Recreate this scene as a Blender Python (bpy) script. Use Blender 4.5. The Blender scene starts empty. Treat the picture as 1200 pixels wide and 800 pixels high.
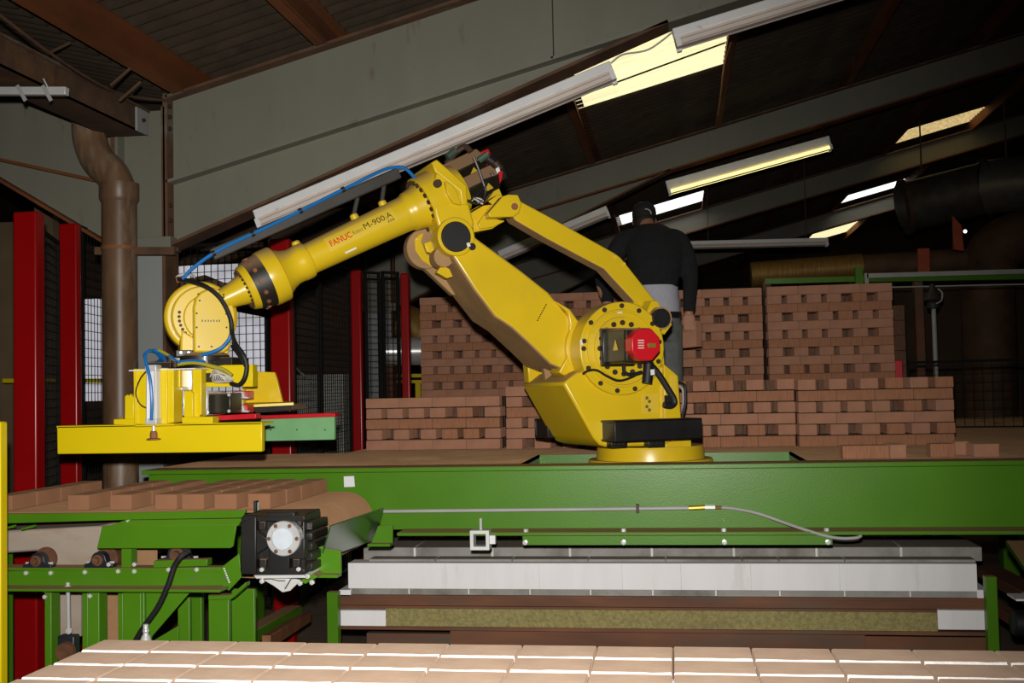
import bpy, bmesh, math, random
from mathutils import Vector as V, Matrix, Quaternion
random.seed(7)
S = bpy.context.scene
COL = S.collection
# ------------------------------------------------------------------ camera
F = 1290.0
def _basis(vpx, vpy, roll):
    r = math.radians(roll)
    d = V(((vpx-600)/F, -(vpy-400)/F, -1)).normalized()
    u = V((-math.sin(r), math.cos(r), 0)); u = (u-d*u.dot(d)).normalized()
    return Matrix((d.cross(u), d, u))
CM = _basis(790, 452, 1.6)
CC = V((0, 0, 1.65))
cam = bpy.data.cameras.new('camera'); cam.sensor_width = 36; cam.lens = 36*F/1200; cam.clip_end = 200
camo = bpy.data.objects.new('camera', cam); COL.objects.link(camo)
camo.matrix_world = Matrix.Translation(CC) @ CM.to_4x4(); S.camera = camo
# ------------------------------------------------------------------ world, flash, exposure
W = bpy.data.worlds.new('world'); S.world = W; W.use_nodes = True
W.node_tree.nodes['Background'].inputs[0].default_value = (0.80, 0.86, 1.0, 1)
W.node_tree.nodes['Background'].inputs[1].default_value = 0.004
fl = bpy.data.lights.new('flash', 'SPOT'); fl.energy = 1040; fl.shadow_soft_size = 0.03; fl.color = (1.0, 0.965, 0.91)
fl.spot_size = math.radians(82); fl.spot_blend = 1.0         # the photographer's flash, just above the lens, aimed a little left and low
flo = bpy.data.objects.new('flash', fl); COL.objects.link(flo); flo.location = (-0.02, -0.02, 1.81)
flo.rotation_euler = (CM @ V(((470-600)/F, -(540-400)/F, -1))).to_track_quat('-Z', 'Y').to_euler()
S.view_settings.view_transform = 'Standard'; S.view_settings.look = 'None'
S.view_settings.exposure = 0.0; S.view_settings.gamma = 1; S.view_settings.use_curve_mapping = False

# ------------------------------------------------------------------ ray helpers (photo pixel + real depth -> place in the hall)
def ray(u, v): return CM @ V(((u-600)/F, -(v-400)/F, -1))
def P(u, v, Y):
    d = ray(u, v); return CC + d*(Y/d.y)
def pxm(p): return (CM.transposed() @ (V(p)-CC)).z*-1/F      # metres per pixel at a point

# ------------------------------------------------------------------ materials
MATS = {}
def mat(name, col, rough=0.6, metal=0.0, var=0.12, scale=6.0, dirt=None, dirt_amt=0.35, dirt_scale=2.5, bump=0.0, bscale=60.0,
        dust=None, emit=0, stretch=(1, 1, 1), spec=0.5, coat=0.0, drough=0.0):
    m = bpy.data.materials.new(name); m.use_nodes = True; nt = m.node_tree; N = nt.nodes; L = nt.links
    b = N['Principled BSDF']
    b.inputs['Roughness'].default_value = rough; b.inputs['Metallic'].default_value = metal
    b.inputs['Specular IOR Level'].default_value = spec; b.inputs['Coat Weight'].default_value = coat
    b.inputs['Diffuse Roughness'].default_value = drough
    tc = N.new('ShaderNodeTexCoord'); mp = N.new('ShaderNodeMapping'); mp.inputs['Scale'].default_value = stretch
    L.new(tc.outputs['Object'], mp.inputs['Vector'])
    n = N.new('ShaderNodeTexNoise'); n.inputs['Scale'].default_value = scale; n.inputs['Detail'].default_value = 5
    L.new(mp.outputs[0], n.inputs['Vector'])
    rp = N.new('ShaderNodeValToRGB')
    rp.color_ramp.elements[0].position = 0.3; rp.color_ramp.elements[1].position = 0.7
    rp.color_ramp.elements[0].color = (*[c*(1-var) for c in col], 1); rp.color_ramp.elements[1].color = (*[min(1, c*(1+var)) for c in col], 1)
    L.new(n.outputs['Fac'], rp.inputs[0]); out = rp.outputs[0]
    if dirt:
        n2 = N.new('ShaderNodeTexNoise'); n2.inputs['Scale'].default_value = dirt_scale; n2.inputs['Detail'].default_value = 8; n2.inputs['Roughness'].default_value = 0.65
        L.new(mp.outputs[0], n2.inputs['Vector'])
        r2 = N.new('ShaderNodeMapRange'); r2.inputs[1].default_value = 0.62-dirt_amt*0.35; r2.inputs[2].default_value = 0.78-dirt_amt*0.2
        L.new(n2.outputs['Fac'], r2.inputs[0])
        mx = N.new('ShaderNodeMix'); mx.data_type = 'RGBA'; L.new(r2.outputs[0], mx.inputs[0]); L.new(out, mx.inputs[6]); mx.inputs[7].default_value = (*dirt, 1); out = mx.outputs[2]
    if dust:
        g = N.new('ShaderNodeNewGeometry'); sp = N.new('ShaderNodeSeparateXYZ'); L.new(g.outputs['Normal'], sp.inputs[0])
        r3 = N.new('ShaderNodeMapRange'); r3.inputs[1].default_value = dust[3]; r3.inputs[2].default_value = dust[3]+0.35; r3.inputs[4].default_value = dust[4]
        L.new(sp.outputs['Z'], r3.inputs[0])
        mx = N.new('ShaderNodeMix'); mx.data_type = 'RGBA'; L.new(r3.outputs[0], mx.inputs[0]); L.new(out, mx.inputs[6]); mx.inputs[7].default_value = (*dust[:3], 1); out = mx.outputs[2]
        ma = N.new('ShaderNodeMath'); ma.operation = 'MULTIPLY_ADD'; L.new(r3.outputs[0], ma.inputs[0]); ma.inputs[1].default_value = 0.9-rough; ma.inputs[2].default_value = rough
        L.new(ma.outputs[0], b.inputs['Roughness'])
    L.new(out, b.inputs['Base Color'])
    if bump:
        n3 = N.new('ShaderNodeTexNoise'); n3.inputs['Scale'].default_value = bscale; n3.inputs['Detail'].default_value = 4; L.new(mp.outputs[0], n3.inputs['Vector'])
        bp = N.new('ShaderNodeBump'); bp.inputs['Strength'].default_value = bump; bp.inputs['Distance'].default_value = 0.01
        L.new(n3.outputs['Fac'], bp.inputs['Height']); L.new(bp.outputs[0], b.inputs['Normal'])
    if emit:
        L.new(out, b.inputs['Emission Color']); b.inputs['Emission Strength'].default_value = emit
    MATS[name] = m; return m
DUST = (0.30, 0.165, 0.075)
Y1 = mat('robot_yellow', (0.74, 0.51, 0.014), 0.30, var=0.05, scale=4, dirt=(0.62, 0.42, 0.04), dirt_amt=0.15, dust=(0.40, 0.25, 0.09, 0.45, 0.8))
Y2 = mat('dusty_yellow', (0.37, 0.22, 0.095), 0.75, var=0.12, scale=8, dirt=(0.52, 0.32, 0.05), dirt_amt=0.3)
Y3 = mat('gripper_yellow', (0.78, 0.585, 0.003), 0.35, var=0.03, scale=5, dust=(0.55, 0.38, 0.1, 0.7, 0.6))
Y4 = mat('label_yellow', (0.78, 0.55, 0.05), 0.3, var=0.03)
GR = mat('machine_green', (0.074, 0.215, 0.008), 0.32, spec=0.3, var=0.08, scale=3, dirt=(0.085, 0.21, 0.02), dirt_amt=0.25, dust=(0.44, 0.25, 0.125, 0.6, 0.92), bump=0.06, bscale=180)
GL = mat('pale_green', (0.20, 0.46, 0.20), 0.5, var=0.07, scale=9)
BRN = mat('brick_dust', (0.33, 0.185, 0.09), 0.95, drough=0.8, var=0.14, scale=5, dirt=(0.40, 0.24, 0.125), dirt_amt=0.3, bump=0.3)
BK1 = mat('brick_smooth', (0.44, 0.215, 0.13), 0.9, drough=0.4, var=0.10, scale=9, bump=0.15, bscale=120, dust=(0.36, 0.20, 0.09, 0.7, 0.9))
BK3 = mat('brick_shaded', (0.15, 0.075, 0.045), 0.95, var=0.35, scale=30, stretch=(4, 4, 0.6))  # shade inside the pack gaps, put into a darker brick colour
BK2 = mat('brick_dragfaced', (0.40, 0.18, 0.095), 0.95, drough=0.4, var=0.15, scale=24, bump=0.8, bscale=40, stretch=(4, 4, 0.5))
PV = mat('paver_beige', (0.44, 0.305, 0.215), 0.9, drough=0.3, var=0.14, scale=7, dirt=(0.52, 0.42, 0.33), dirt_amt=0.35, bump=0.12, bscale=40)
PVE = mat('paver_edge_lit', (0.90, 0.84, 0.80), 0.85, var=0.08, scale=20, dirt=(0.60, 0.44, 0.32), dirt_amt=0.1, dirt_scale=14, bump=0.5)  # flash glare on the front chamfer painted as a near-white colour
RED = mat('post_red', (0.30, 0.002, 0.003), 0.28, var=0.08, scale=3, spec=0.5)
RED2 = mat('cover_red', (0.62, 0.01, 0.02), 0.35, var=0.04)
BLK = mat('black_paint', (0.012, 0.011, 0.010), 0.42, var=0.3, scale=8, dust=(0.16, 0.09, 0.05, 0.75, 0.85))
BLD = mat('black_ring', (0.018, 0.013, 0.010), 0.5, var=0.4, scale=10, dust=(0.28, 0.17, 0.09, 0.3, 0.9))
RUB = mat('rubber_black', (0.010, 0.010, 0.011), 0.55, var=0.2)
MOT = mat('motor_black', (0.016, 0.014, 0.008), 0.35, var=0.3, dust=(0.34, 0.20, 0.10, 0.30, 0.95))
STL = mat('bright_steel', (0.80, 0.80, 0.80), 0.28, metal=0.45, var=0.08, scale=15)
ZNC = mat('zinc_bolt', (0.85, 0.85, 0.84), 0.22, metal=0.4, var=0.05)
ALU = mat('cast_aluminium', (0.66, 0.66, 0.65), 0.45, metal=0.25, var=0.1)
WHT = mat('white_plastic', (0.82, 0.82, 0.84), 0.4, var=0.03)
BOLT = mat('dark_bolt', (0.05, 0.025, 0.012), 0.6, var=0.3)
CLB = mat('column_blue_grey', (0.33, 0.345, 0.335), 0.6, var=0.05, scale=2, dirt=(0.24, 0.17, 0.10), dirt_amt=-0.05, stretch=(2, 2, .5))
RAF = mat('frame_grey', (0.22, 0.215, 0.165), 0.6, var=0.05, scale=2, dirt=(0.15, 0.10, 0.055), dirt_amt=0.06, dirt_scale=3.5, stretch=(2.2, 2.2, 0.6), dust=(0.2, 0.1, 0.05, 0.6, 0.9))
RFL = mat('flange_rust', (0.13, 0.066, 0.034), 0.8, var=0.3, scale=6, dirt=(0.20, 0.18, 0.14), dirt_amt=0.2)
PUR = mat('purlin_rust', (0.20, 0.062, 0.015), 0.75, var=0.3, scale=5, dirt=(0.12, 0.045, 0.02), dirt_amt=0.3, stretch=(1, .35, 1))
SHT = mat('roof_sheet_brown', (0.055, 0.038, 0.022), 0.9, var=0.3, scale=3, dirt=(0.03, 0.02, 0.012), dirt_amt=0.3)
GUT = mat('gutter_brown', (0.085, 0.048, 0.028), 0.75, var=0.3, scale=4, dirt=(0.2, 0.10, 0.04), dirt_amt=0.2)
PIP = mat('pipe_rust', (0.17, 0.095, 0.05), 0.4, var=0.35, scale=6, dirt=(0.30, 0.24, 0.17), dirt_amt=0.3, dirt_scale=4, stretch=(1.5, 1.5, 0.4))
RLT = mat('rooflight_daylight', (0.98, 0.86, 0.50), 0.6, var=0.10, scale=1.4, emit=0.98, stretch=(0.15, 5, 0.3))
RLT2 = mat('rooflight_white', (1.0, 0.99, 0.96), 0.6, var=0.02, emit=1.25)
RLT3 = mat('rooflight_grimy', (0.72, 0.54, 0.24), 0.6, var=0.35, scale=30, emit=0.75)
TUB = mat('tube_lit', (1.0, 0.86, 0.34), 0.5, var=0.02, emit=1.3)
TUBO = mat('tube_unlit', (0.82, 0.72, 0.64), 0.4, var=0.05)
LWH = mat('batten_white', (0.92, 0.92, 0.92), 0.35, var=0.05, dirt=(0.55, 0.42, 0.34), dirt_amt=0.0, dirt_scale=8)
LBG = mat('batten_dusty', (0.74, 0.62, 0.54), 0.7, var=0.08, scale=6)
CON = mat('fibre_white', (0.88, 0.86, 0.875), 0.9, var=0.05, scale=4, dirt=(0.66, 0.63, 0.60), dirt_amt=0.1, stretch=(2, 2, 0.4), bump=0.2, bscale=25)
CG = mat('refractory_grey', (0.31, 0.30, 0.275), 0.92, var=0.14, scale=6, dirt=(0.13, 0.115, 0.095), dirt_amt=0.35, bump=0.3, dust=(0.24, 0.20, 0.15, 0.6, 0.9))
MOR = mat('mortar_white', (0.72, 0.70, 0.66), 0.9)
STB = mat('car_steel_brown', (0.15, 0.055, 0.022), 0.7, var=0.3, scale=4, dirt=(0.09, 0.07, 0.05), dirt_amt=0.3, stretch=(.5, 1, 2))
WOOL = mat('olive_wool', (0.30, 0.255, 0.10), 0.98, var=0.25, scale=60, dirt=(0.22, 0.15, 0.07), dirt_amt=0.2, bump=0.8, bscale=90)
BLT = mat('belt_brown', (0.34, 0.18, 0.09), 0.8, drough=0.7, var=0.08, scale=4, dirt=(0.40, 0.225, 0.12), dirt_amt=0.2)
BLW = mat('belt_back', (0.40, 0.33, 0.265), 0.85, var=0.1, scale=3, dirt=(0.34, 0.24, 0.16), dirt_amt=0.3, stretch=(1, 1, 3))
FLR = mat('floor_concrete', (0.16, 0.105, 0.065), 0.9, var=0.2, scale=2, dirt=(0.10, 0.07, 0.05), bump=0.2)
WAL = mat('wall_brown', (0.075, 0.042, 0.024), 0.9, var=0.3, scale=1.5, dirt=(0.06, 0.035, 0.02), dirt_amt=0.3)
WALP = mat('wall_panel', (0.20, 0.14, 0.075), 0.9, var=0.2, scale=2)
WIN = mat('window_daylight', (0.62, 0.62, 0.68), 0.6, var=0.03, scale=1.2, emit=0.62)
WIR = mat('wire_black', (0.008, 0.008, 0.0075), 0.8, var=0.2, spec=0.15)
BLU = mat('hose_blue', (0.008, 0.16, 0.48), 0.35, var=0.06)
OLV = mat('cable_olive', (0.42, 0.36, 0.03), 0.5, var=0.1)
GRH = mat('hose_grey', (0.42, 0.41, 0.40), 0.5, var=0.08)
WIRW = mat('wire_white', (0.62, 0.58, 0.52), 0.5, var=0.1)
TRY = mat('tray_grey', (0.040, 0.036, 0.030), 0.6, var=0.2)
BRS = mat('brass', (0.72, 0.50, 0.10), 0.3, metal=0.7)
BLH = mat('bearing_blue', (0.014, 0.018, 0.026), 0.4, var=0.3, dust=(0.10, 0.06, 0.03, 0.75, 0.7))
SHF = mat('shaft_rust', (0.13, 0.055, 0.025), 0.6, var=0.3, scale=20)
RST = mat('rust_orange', (0.27, 0.105, 0.04), 0.7, var=0.25, scale=9)
SKN = mat('skin', (0.42, 0.20, 0.12), 0.6, var=0.06)
JMP = mat('jumper_black', (0.010, 0.010, 0.011), 0.95, var=0.25, scale=30, bump=0.3, bscale=25)
SHR = mat('shirt_grey', (0.46, 0.46, 0.52), 0.9, var=0.12, scale=60, stretch=(6, 6, 0.5))
JNS = mat('jeans_grey', (0.135, 0.145, 0.14), 0.9, var=0.2, scale=14)
CAPM = mat('cap_black', (0.011, 0.010, 0.010), 0.9, var=0.2)
HAIR = mat('hair_dark', (0.02, 0.012, 0.008), 0.7)
DUC = mat('duct_grey', (0.15, 0.135, 0.11), 0.5, metal=0.5, var=0.25, scale=6, dirt=(0.12, 0.07, 0.04), dirt_amt=0.3)
DUB = mat('duct_brown', (0.11, 0.056, 0.026), 0.7, var=0.3, scale=5)
INS = mat('insulation_gold', (0.34, 0.19, 0.05), 0.45, var=0.3, scale=5, stretch=(14, 1, 1), bump=0.5, bscale=20, metal=0.4)
ORG = mat('orange_panel', (0.42, 0.06, 0.012), 0.5, var=0.1)
GRW = mat('rail_white', (0.40, 0.41, 0.39), 0.5, var=0.08)
LAMP = mat('lamp_glow', (1.0, 0.93, 0.75), 0.5, var=0.0, emit=3.0)
TXR = mat('print_red', (0.70, 0.03, 0.005), 0.4, var=0.02)
TXK = mat('print_black', (0.02, 0.012, 0.006), 0.4, var=0.02)
TXG = mat('print_grey', (0.20, 0.14, 0.02), 0.4, var=0.02)

# ------------------------------------------------------------------ mesh helpers
ORI = {}                                                    # world origin of every thing
def empty(name, loc):
    o = bpy.data.objects.new(name, None); COL.objects.link(o); o.location = loc; o.empty_display_size = 0.05
    ORI[o] = V(loc); return o
def tag(o, label=None, cat=None, group=None, kind=None):
    if label: o['label'] = label
    if cat: o['category'] = cat
    if group: o['group'] = group
    if kind: o['kind'] = kind
    return o
def thing(name, loc, label, cat, group=None, kind=None): return tag(empty(name, loc), label, cat, group, kind)
def frame_of(d, up=None):
    d = V(d).normalized(); up = V(up) if up is not None else (V((0, 0, 1)) if abs(d.z) < 0.95 else V((1, 0, 0)))
    s = d.cross(up).normalized(); return s, s.cross(d).normalized()
class MB:
    def __init__(s): s.v = []; s.f = []; s.mi = []; s.m = 0
    def add(s, vs, fs):
        o = len(s.v); s.v += [V(p) for p in vs]
        for f in fs: s.f.append([i+o for i in f]); s.mi.append(s.m)
        return s
    def box(s, a, b):
        x0, y0, z0 = a; x1, y1, z1 = b
        return s.add([(x0,y0,z0),(x1,y0,z0),(x1,y1,z0),(x0,y1,z0),(x0,y0,z1),(x1,y0,z1),(x1,y1,z1),(x0,y1,z1)],
                     [(0,3,2,1),(4,5,6,7),(0,1,5,4),(1,2,6,5),(2,3,7,6),(3,0,4,7)])
    def obox(s, c, ax, ay, az):                             # centre + three half-axis vectors
        c = V(c); ax = V(ax); ay = V(ay); az = V(az); vs = [c+ax*i+ay*j+az*k for k in (-1,1) for j in (-1,1) for i in (-1,1)]
        if ax.cross(ay).dot(az) < 0: vs = [c-ax*i+ay*j+az*k for k in (-1,1) for j in (-1,1) for i in (-1,1)]
        return s.add(vs, [(0,2,3,1),(4,5,7,6),(0,1,5,4),(1,3,7,5),(3,2,6,7),(2,0,4,6)])
    def bar(s, p, q, w, h, up=None):                        # rectangular bar
        p = V(p); q = V(q); d = (q-p); sd, u = frame_of(d, up)
        return s.obox((p+q)/2, d/2, sd*w/2, u*h/2)
    def prism(s, pts, ext, side_m=None, cap2_m=None):
        pts = [V(p) for p in pts]; ext = V(ext); n = len(pts)
        nm = V((0,0,0))
        for i in range(n): nm += (pts[i]-pts[0]).cross(pts[(i+1)%n]-pts[0])
        if nm.dot(ext) > 0: pts = pts[::-1]
        o = len(s.v); s.v += pts+[p+ext for p in pts]; m0 = s.m
        s.f.append(list(range(o, o+n))); s.mi.append(m0)
        s.f.append([o+n+i for i in range(n)][::-1]); s.mi.append(m0 if cap2_m is None else cap2_m)
        for i in range(n):
            j = (i+1) % n; s.f.append([o+j, o+i, o+n+i, o+n+j]); s.mi.append(m0 if side_m is None else side_m)
        return s
    def rings(s, rs, cap=True):
        o = len(s.v); k = len(rs[0])
        for r in rs: s.v += [V(p) for p in r]
        for a in range(len(rs)-1):
            for i in range(k):
                j = (i+1) % k; s.f.append([o+a*k+i, o+a*k+j, o+(a+1)*k+j, o+(a+1)*k+i]); s.mi.append(s.m)
        if cap:
            s.f.append([o+i for i in range(k)][::-1]); s.mi.append(s.m)
            e = o+(len(rs)-1)*k; s.f.append([e+i for i in range(k)]); s.mi.append(s.m)
        return s
    def lathe(s, prof, org, axis, n=32, cap=True):          # prof: (distance along axis, radius)
        axis = V(axis).normalized(); a, b = frame_of(axis); org = V(org)
        return s.rings([[org+axis*t+(b*math.cos(2*math.pi*i/n)+a*math.sin(2*math.pi*i/n))*max(r, 1e-4) for i in range(n)] for t, r in prof][::1], cap)
    def cyl(s, p, q, r, r2=None, n=20):
        p = V(p); q = V(q); return s.lathe([(0, r), ((q-p).length, r if r2 is None else r2)], p, q-p, n)
    def tube(s, path, r, n=8):
        path = [V(p) for p in path]; rs = []; up = None
        for i, p in enumerate(path):
            d = (path[min(i+1, len(path)-1)]-path[max(i-1, 0)]).normalized()
            if up is None: a, b = frame_of(d)
            else:
                b = (up-d*up.dot(d)).normalized(); a = d.cross(b)
            up = b; rr = r[i] if isinstance(r, (list, tuple)) else r
            rs.append([p+(b*math.cos(2*math.pi*k/n)+a*math.sin(2*math.pi*k/n))*rr for k in range(n)])
        return s.rings(rs)
    def ball(s, c, rx, ry, rz, n=16, m=10):
        c = V(c); return s.rings([[c+V((rx*math.sin(math.pi*t)*math.cos(2*math.pi*k/n), ry*math.sin(math.pi*t)*math.sin(2*math.pi*k/n), -rz*math.cos(math.pi*t))) for k in range(n)]
                                  for t in [max(0.01, min(0.99, j/m)) for j in range(m+1)]])
    def mesh(s, name, mats, off=V((0,0,0)), smooth=True, ang=35, fix=True):
        me = bpy.data.meshes.new(name); me.from_pydata([tuple(p-off) for p in s.v], [], s.f)
        for m in (mats if isinstance(mats, (list, tuple)) else [mats]): me.materials.append(m)
        me.polygons.foreach_set('material_index', s.mi)
        if fix:
            bm = bmesh.new(); bm.from_mesh(me); bmesh.ops.recalc_face_normals(bm, faces=bm.faces); bm.to_mesh(me); bm.free()
        if smooth:
            me.shade_smooth(); me.set_sharp_from_angle(angle=math.radians(ang))
        me.update(); return me
    def build(s, name, mats, parent=None, smooth=True, bevel=0, ang=35, seg=2, label=None, fix=True):
        off = ORI[parent] if parent is not None else sum(s.v, V((0,0,0)))/len(s.v)
        if parent is None:
            off = V((off.x, off.y, min(p.z for p in s.v)))
        me = s.mesh(name, mats, off, smooth, ang, fix); o = bpy.data.objects.new(name, me); COL.objects.link(o)
        ORI[o] = V(off)
        if parent is not None: o.parent = parent
        else: o.location = off
        if bevel:
            md = o.modifiers.new('bevel', 'BEVEL'); md.width = bevel; md.segments = seg; md.limit_method = 'ANGLE'; md.angle_limit = math.radians(40); md.harden_normals = False
        if label: o['label'] = label
        return o
def put(mesh, name, parent, pos, rotz=0):
    o = bpy.data.objects.new(name, mesh); COL.objects.link(o)
    if parent is not None: o.parent = parent; o.location = V(pos)-ORI[parent]
    else: o.location = pos
    o.rotation_euler.z = rotz; ORI[o] = V(pos); return o
def pxp(poly, Y): return [P(u, v, Y) for u, v in poly]
def pxprism(mb, poly, Y, dy, **k): return mb.prism(pxp(poly, Y), (0, dy, 0), **k)
def smooth_path(pts, k=6):
    pts = [V(p) for p in pts]; out = []
    for i in range(len(pts)-1):
        p0 = pts[max(i-1, 0)]; p1 = pts[i]; p2 = pts[i+1]; p3 = pts[min(i+2, len(pts)-1)]
        for j in range(k):
            t = j/k; out.append(0.5*((2*p1)+(p2-p0)*t+(2*p0-5*p1+4*p2-p3)*t*t+(3*p1-p0-3*p2+p3)*t**3))
    return out+[pts[-1]]
def struct(name, mb, m, **k): return tag(mb.build(name, m, **k), kind='structure')

# ================================================================== THE HALL
struct('floor', MB().box((-14, -3, -0.1), (16, 40, 0)), FLR)
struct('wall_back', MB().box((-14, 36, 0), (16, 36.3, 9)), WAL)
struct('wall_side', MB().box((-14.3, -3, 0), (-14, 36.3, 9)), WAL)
# roof: valley at XV, slopes rising to both sides
SL = 0.2544; XV = -3.51; FX = -3.334; FZ = 3.661             # rafter top line: z = FZ + SL*(x-FX)
def ztop(x): return FZ+SL*(x-FX) if x > XV else FZ+SL*(XV-FX)+SL*(XV-x)
ceil = tag(empty('ceiling', (0, 10, 3.6)), kind='structure')
CA = math.atan(SL)
PUX = [-3.2, -2.2, -0.85, 0.62, 2.1, 3.58, 5.06, 6.54, 8.02]
SW = 0.146*7
def sheet_mesh(name, length, m, left=False):
    mb = MB(); n = 7*8; a = 0.026; rows = []
    sl = -SL if left else SL
    for i in range(n+1):
        y = i*SW/n; z = a*math.sin(2*math.pi*y/0.146); rows.append((y, z))
    for t in (0, 1):
        for y, z in rows:
            for x in (0, length): mb.v.append(V((x, y, z+sl*x+0.006*t)))
    k = (n+1)*2
    for i in range(n):
        mb.f.append([2*i, 2*i+1, 2*i+3, 2*i+2]); mb.mi.append(0); mb.f.append([k+2*i+2, k+2*i+3, k+2*i+1, k+2*i]); mb.mi.append(0)
    return mb.mesh(name, m, fix=False)
def sheets():
    bays = [(XV+0.05, -2.2), (-2.2, -0.85), (-0.85, 0.62), (0.62, 2.1), (2.1, 3.58), (3.58, 5.06), (5.06, 8.02)]
    lights = {(2, 9): 1, (2, 8): 1, (2, 17): 2, (5, 17): 3, (5, 23): 2, (5, 29): 1, (5, 30): 1}
    for bi, (a, b) in enumerate(bays):
        lit = {1: RLT, 2: RLT2, 3: RLT3}; cache = {}
        for j in range(0, 33):
            y = 0.80+j*SW
            kind = lights.get((bi, j), 0)
            if kind not in cache: cache[kind] = sheet_mesh('rooflight' if kind else 'roof_sheet', b-a+0.06, lit[kind] if kind else SHT)
            o = put(cache[kind], 'rooflight' if kind else 'roof_sheet', ceil, (a-0.03, y, ztop(a-0.03 if a > XV+.2 else a)+0.20))
            if kind: o['label'] = 'translucent corrugated rooflight sheet'
    ml = sheet_mesh('roof_sheet', 3.0, SHT, left=True)
    for i in range(3):
        x = XV-0.05-3*(i+1)
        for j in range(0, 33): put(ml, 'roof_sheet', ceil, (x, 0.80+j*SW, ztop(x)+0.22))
sheets()
for x in PUX:
    z = ztop(x); mb = MB(); t = 0.008; h = 0.19; w = 0.075
    d = V((1, 0, SL)).normalized(); u = V((-d.z, 0, d.x)); o = V((x, 0, z))
    for c, hw, hh in ((u*h/2, t, h/2), (u*(h-t)+d*w/2, w/2, t), (u*t-d*w/2, w/2, t)):
        mb.obox(o+c+V((0, 17.4, 0)), d*hw, V((0, 16.6, 0)), u*hh)
    mb.build('purlin', PUR, ceil)
for x in (-4.4, -6, -7.6, -9.2):
    mb = MB(); z = ztop(x); mb.box((x-0.03, 0.8, z), (x+0.03, 34, z+0.19)); mb.build('purlin', PUR, ceil)

def hexbolt(mb, p, d, r=0.016, h=0.012):
    p = V(p); d = V(d).normalized(); mb.lathe([(-0.002, r), (h, r), (h+0.001, r*0.55), (h*1.7, r*0.5)], p, d, 6)
def portal(Y, label, first=False):
    fr = thing('portal_frame', (XV, Y, 0), label, 'steel frame', 'steel portal frames of the hall')
    t = 0.012; fw = 0.20                                     # flange width along Y
    cl, cr = -3.68, -3.345
    # column: web + two flanges
    col = MB(); col.m = 0
    col.box((cl, Y-t/2, 2.68), (cr, Y+t/2, ztop(XV)-0.02)); col.build('column_web', RAF, fr); MB().box((cl, Y-t/2, 0), (cr, Y+t/2, 2.68)).build('column_web', CLB, fr)
    for x in (cl, cr):
        MB().box((x-t, Y-fw/2, 0), (x+t, Y+fw/2, ztop(XV)-0.02)).build('column_flange', RFL if x == cr else RAF, fr)
    MB().box((cl-0.05, Y-fw/2-0.006, 2.63), (cr+0.05, Y+0.02, 2.72)).build('column_cleat', RAF, fr, bevel=0.004)
    D = 0.575 if first else 0.34
    for sgn in (1, -1):
        xs = cr+0.02 if sgn > 0 else cl-0.02; xe = 8.4 if sgn > 0 else -12.0
        zt = lambda x: ztop(x)
        web = MB().prism([(xs, Y-t/2, zt(xs)-D), (xe, Y-t/2, zt(xe)-D), (xe, Y-t/2, zt(xe)), (xs, Y-t/2, zt(xs))], (0, t, 0)); web.build('rafter_web', RAF, fr)
        for off, m in ((0, RFL), (-D, RAF if first and sgn > 0 else PUR)):
            a = V((xs, Y, zt(xs)+off)); b = V((xe, Y, zt(xe)+off)); MB().bar(a, b, fw, t*1.7).build('rafter_flange', m, fr)
        # haunch
        hl = 3.35 if sgn > 0 else 1.25; xh = xs+sgn*hl
        z0 = 2.655; MB().prism([(xs, Y-t/2, z0), (xh, Y-t/2, zt(xh)-D), (xs, Y-t/2, zt(xs)-D)], (0, t, 0)).build('haunch_web', RAF, fr)
        MB().bar((xs, Y, z0), (xh, Y, zt(xh)-D-0.0), fw, t*1.7).build('haunch_flange', RFL if sgn > 0 else PUR, fr)
        # end plate, bolts and stiffeners
        MB().box((xs-0.02, Y-fw/2, z0-0.02), (xs+0.01, Y+fw/2, zt(xs)+0.02)).build('end_plate', RFL, fr)
        if first and sgn > 0:
            for zz in (2.83, 2.93, 3.45, 3.53, 3.6):
                m2 = MB(); hexbolt(m2, (xs+0.01, Y-0.07, zz), (1, 0, 0)); m2.build('bolt', BOLT, fr)
            xx = -0.72; MB().prism([(xx, Y-fw/2, zt(xx)-D), (xx+0.014, Y-fw/2, zt(xx)-D), (xx+0.014, Y-fw/2, zt(xx)), (xx, Y-fw/2, zt(xx))], (0, fw/2-0.01, 0)).build('stiffener', RAF, fr)
    return fr
portal(7.0, 'nearest grey steel portal frame with deep haunch beside the rusty downpipe', True)
portal(13.0, 'second steel portal frame crossing the dark roof behind the worker')
portal(19.0, 'third steel portal frame far back under the dark roof')
portal(25.0, 'farthest steel portal frame at the back of the hall')

# valley gutter + downpipe
gt = thing('valley_gutter', (-3.55, 6.8, 3.25), 'brown steel valley gutter running over the grey column', 'gutter')
g0 = P(171, 158, 6.82); g1 = P(150, 156, 6.82)
gx1 = g0.x; gx0 = gx1-0.27; gz = g0.z
mb = MB(); mb.box((gx0, 0.8, gz), (gx1, 6.82, gz+0.012)); mb.box((gx1-0.008, 0.8, gz), (gx1, 6.82, gz+0.16)); mb.box((gx0, 0.8, gz), (gx0+0.008, 6.82, gz+0.16)); mb.build('channel', GUT, gt)
MB().box((gx1, 6.67, gz-0.004), (gx1+0.014, 6.825, gz+0.168)).build('end_plate', CLB, gt, bevel=0.003)
MB().box((gx1-0.004, 0.8, gz+0.15), (gx1+0.03, 6.82, gz+0.162)).build('lip', RFL, gt)
m2 = MB(); hexbolt(m2, (gx1+0.014, 6.75, gz+0.08), (1, 0, 0), 0.014); m2.build('bolt', BOLT, gt)
dp = thing('downpipe', P(141, 570, 6.72), 'rusty cast iron rainwater downpipe with swan neck in front of grey column', 'pipe')
px_r = 20*pxm(P(141, 300, 6.72))
MB().cyl(P(139.5, 216, 6.72), V((P(140, 300, 6.72).x, 6.72, 0)), px_r, n=24).build('pipe', PIP, dp)
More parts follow.
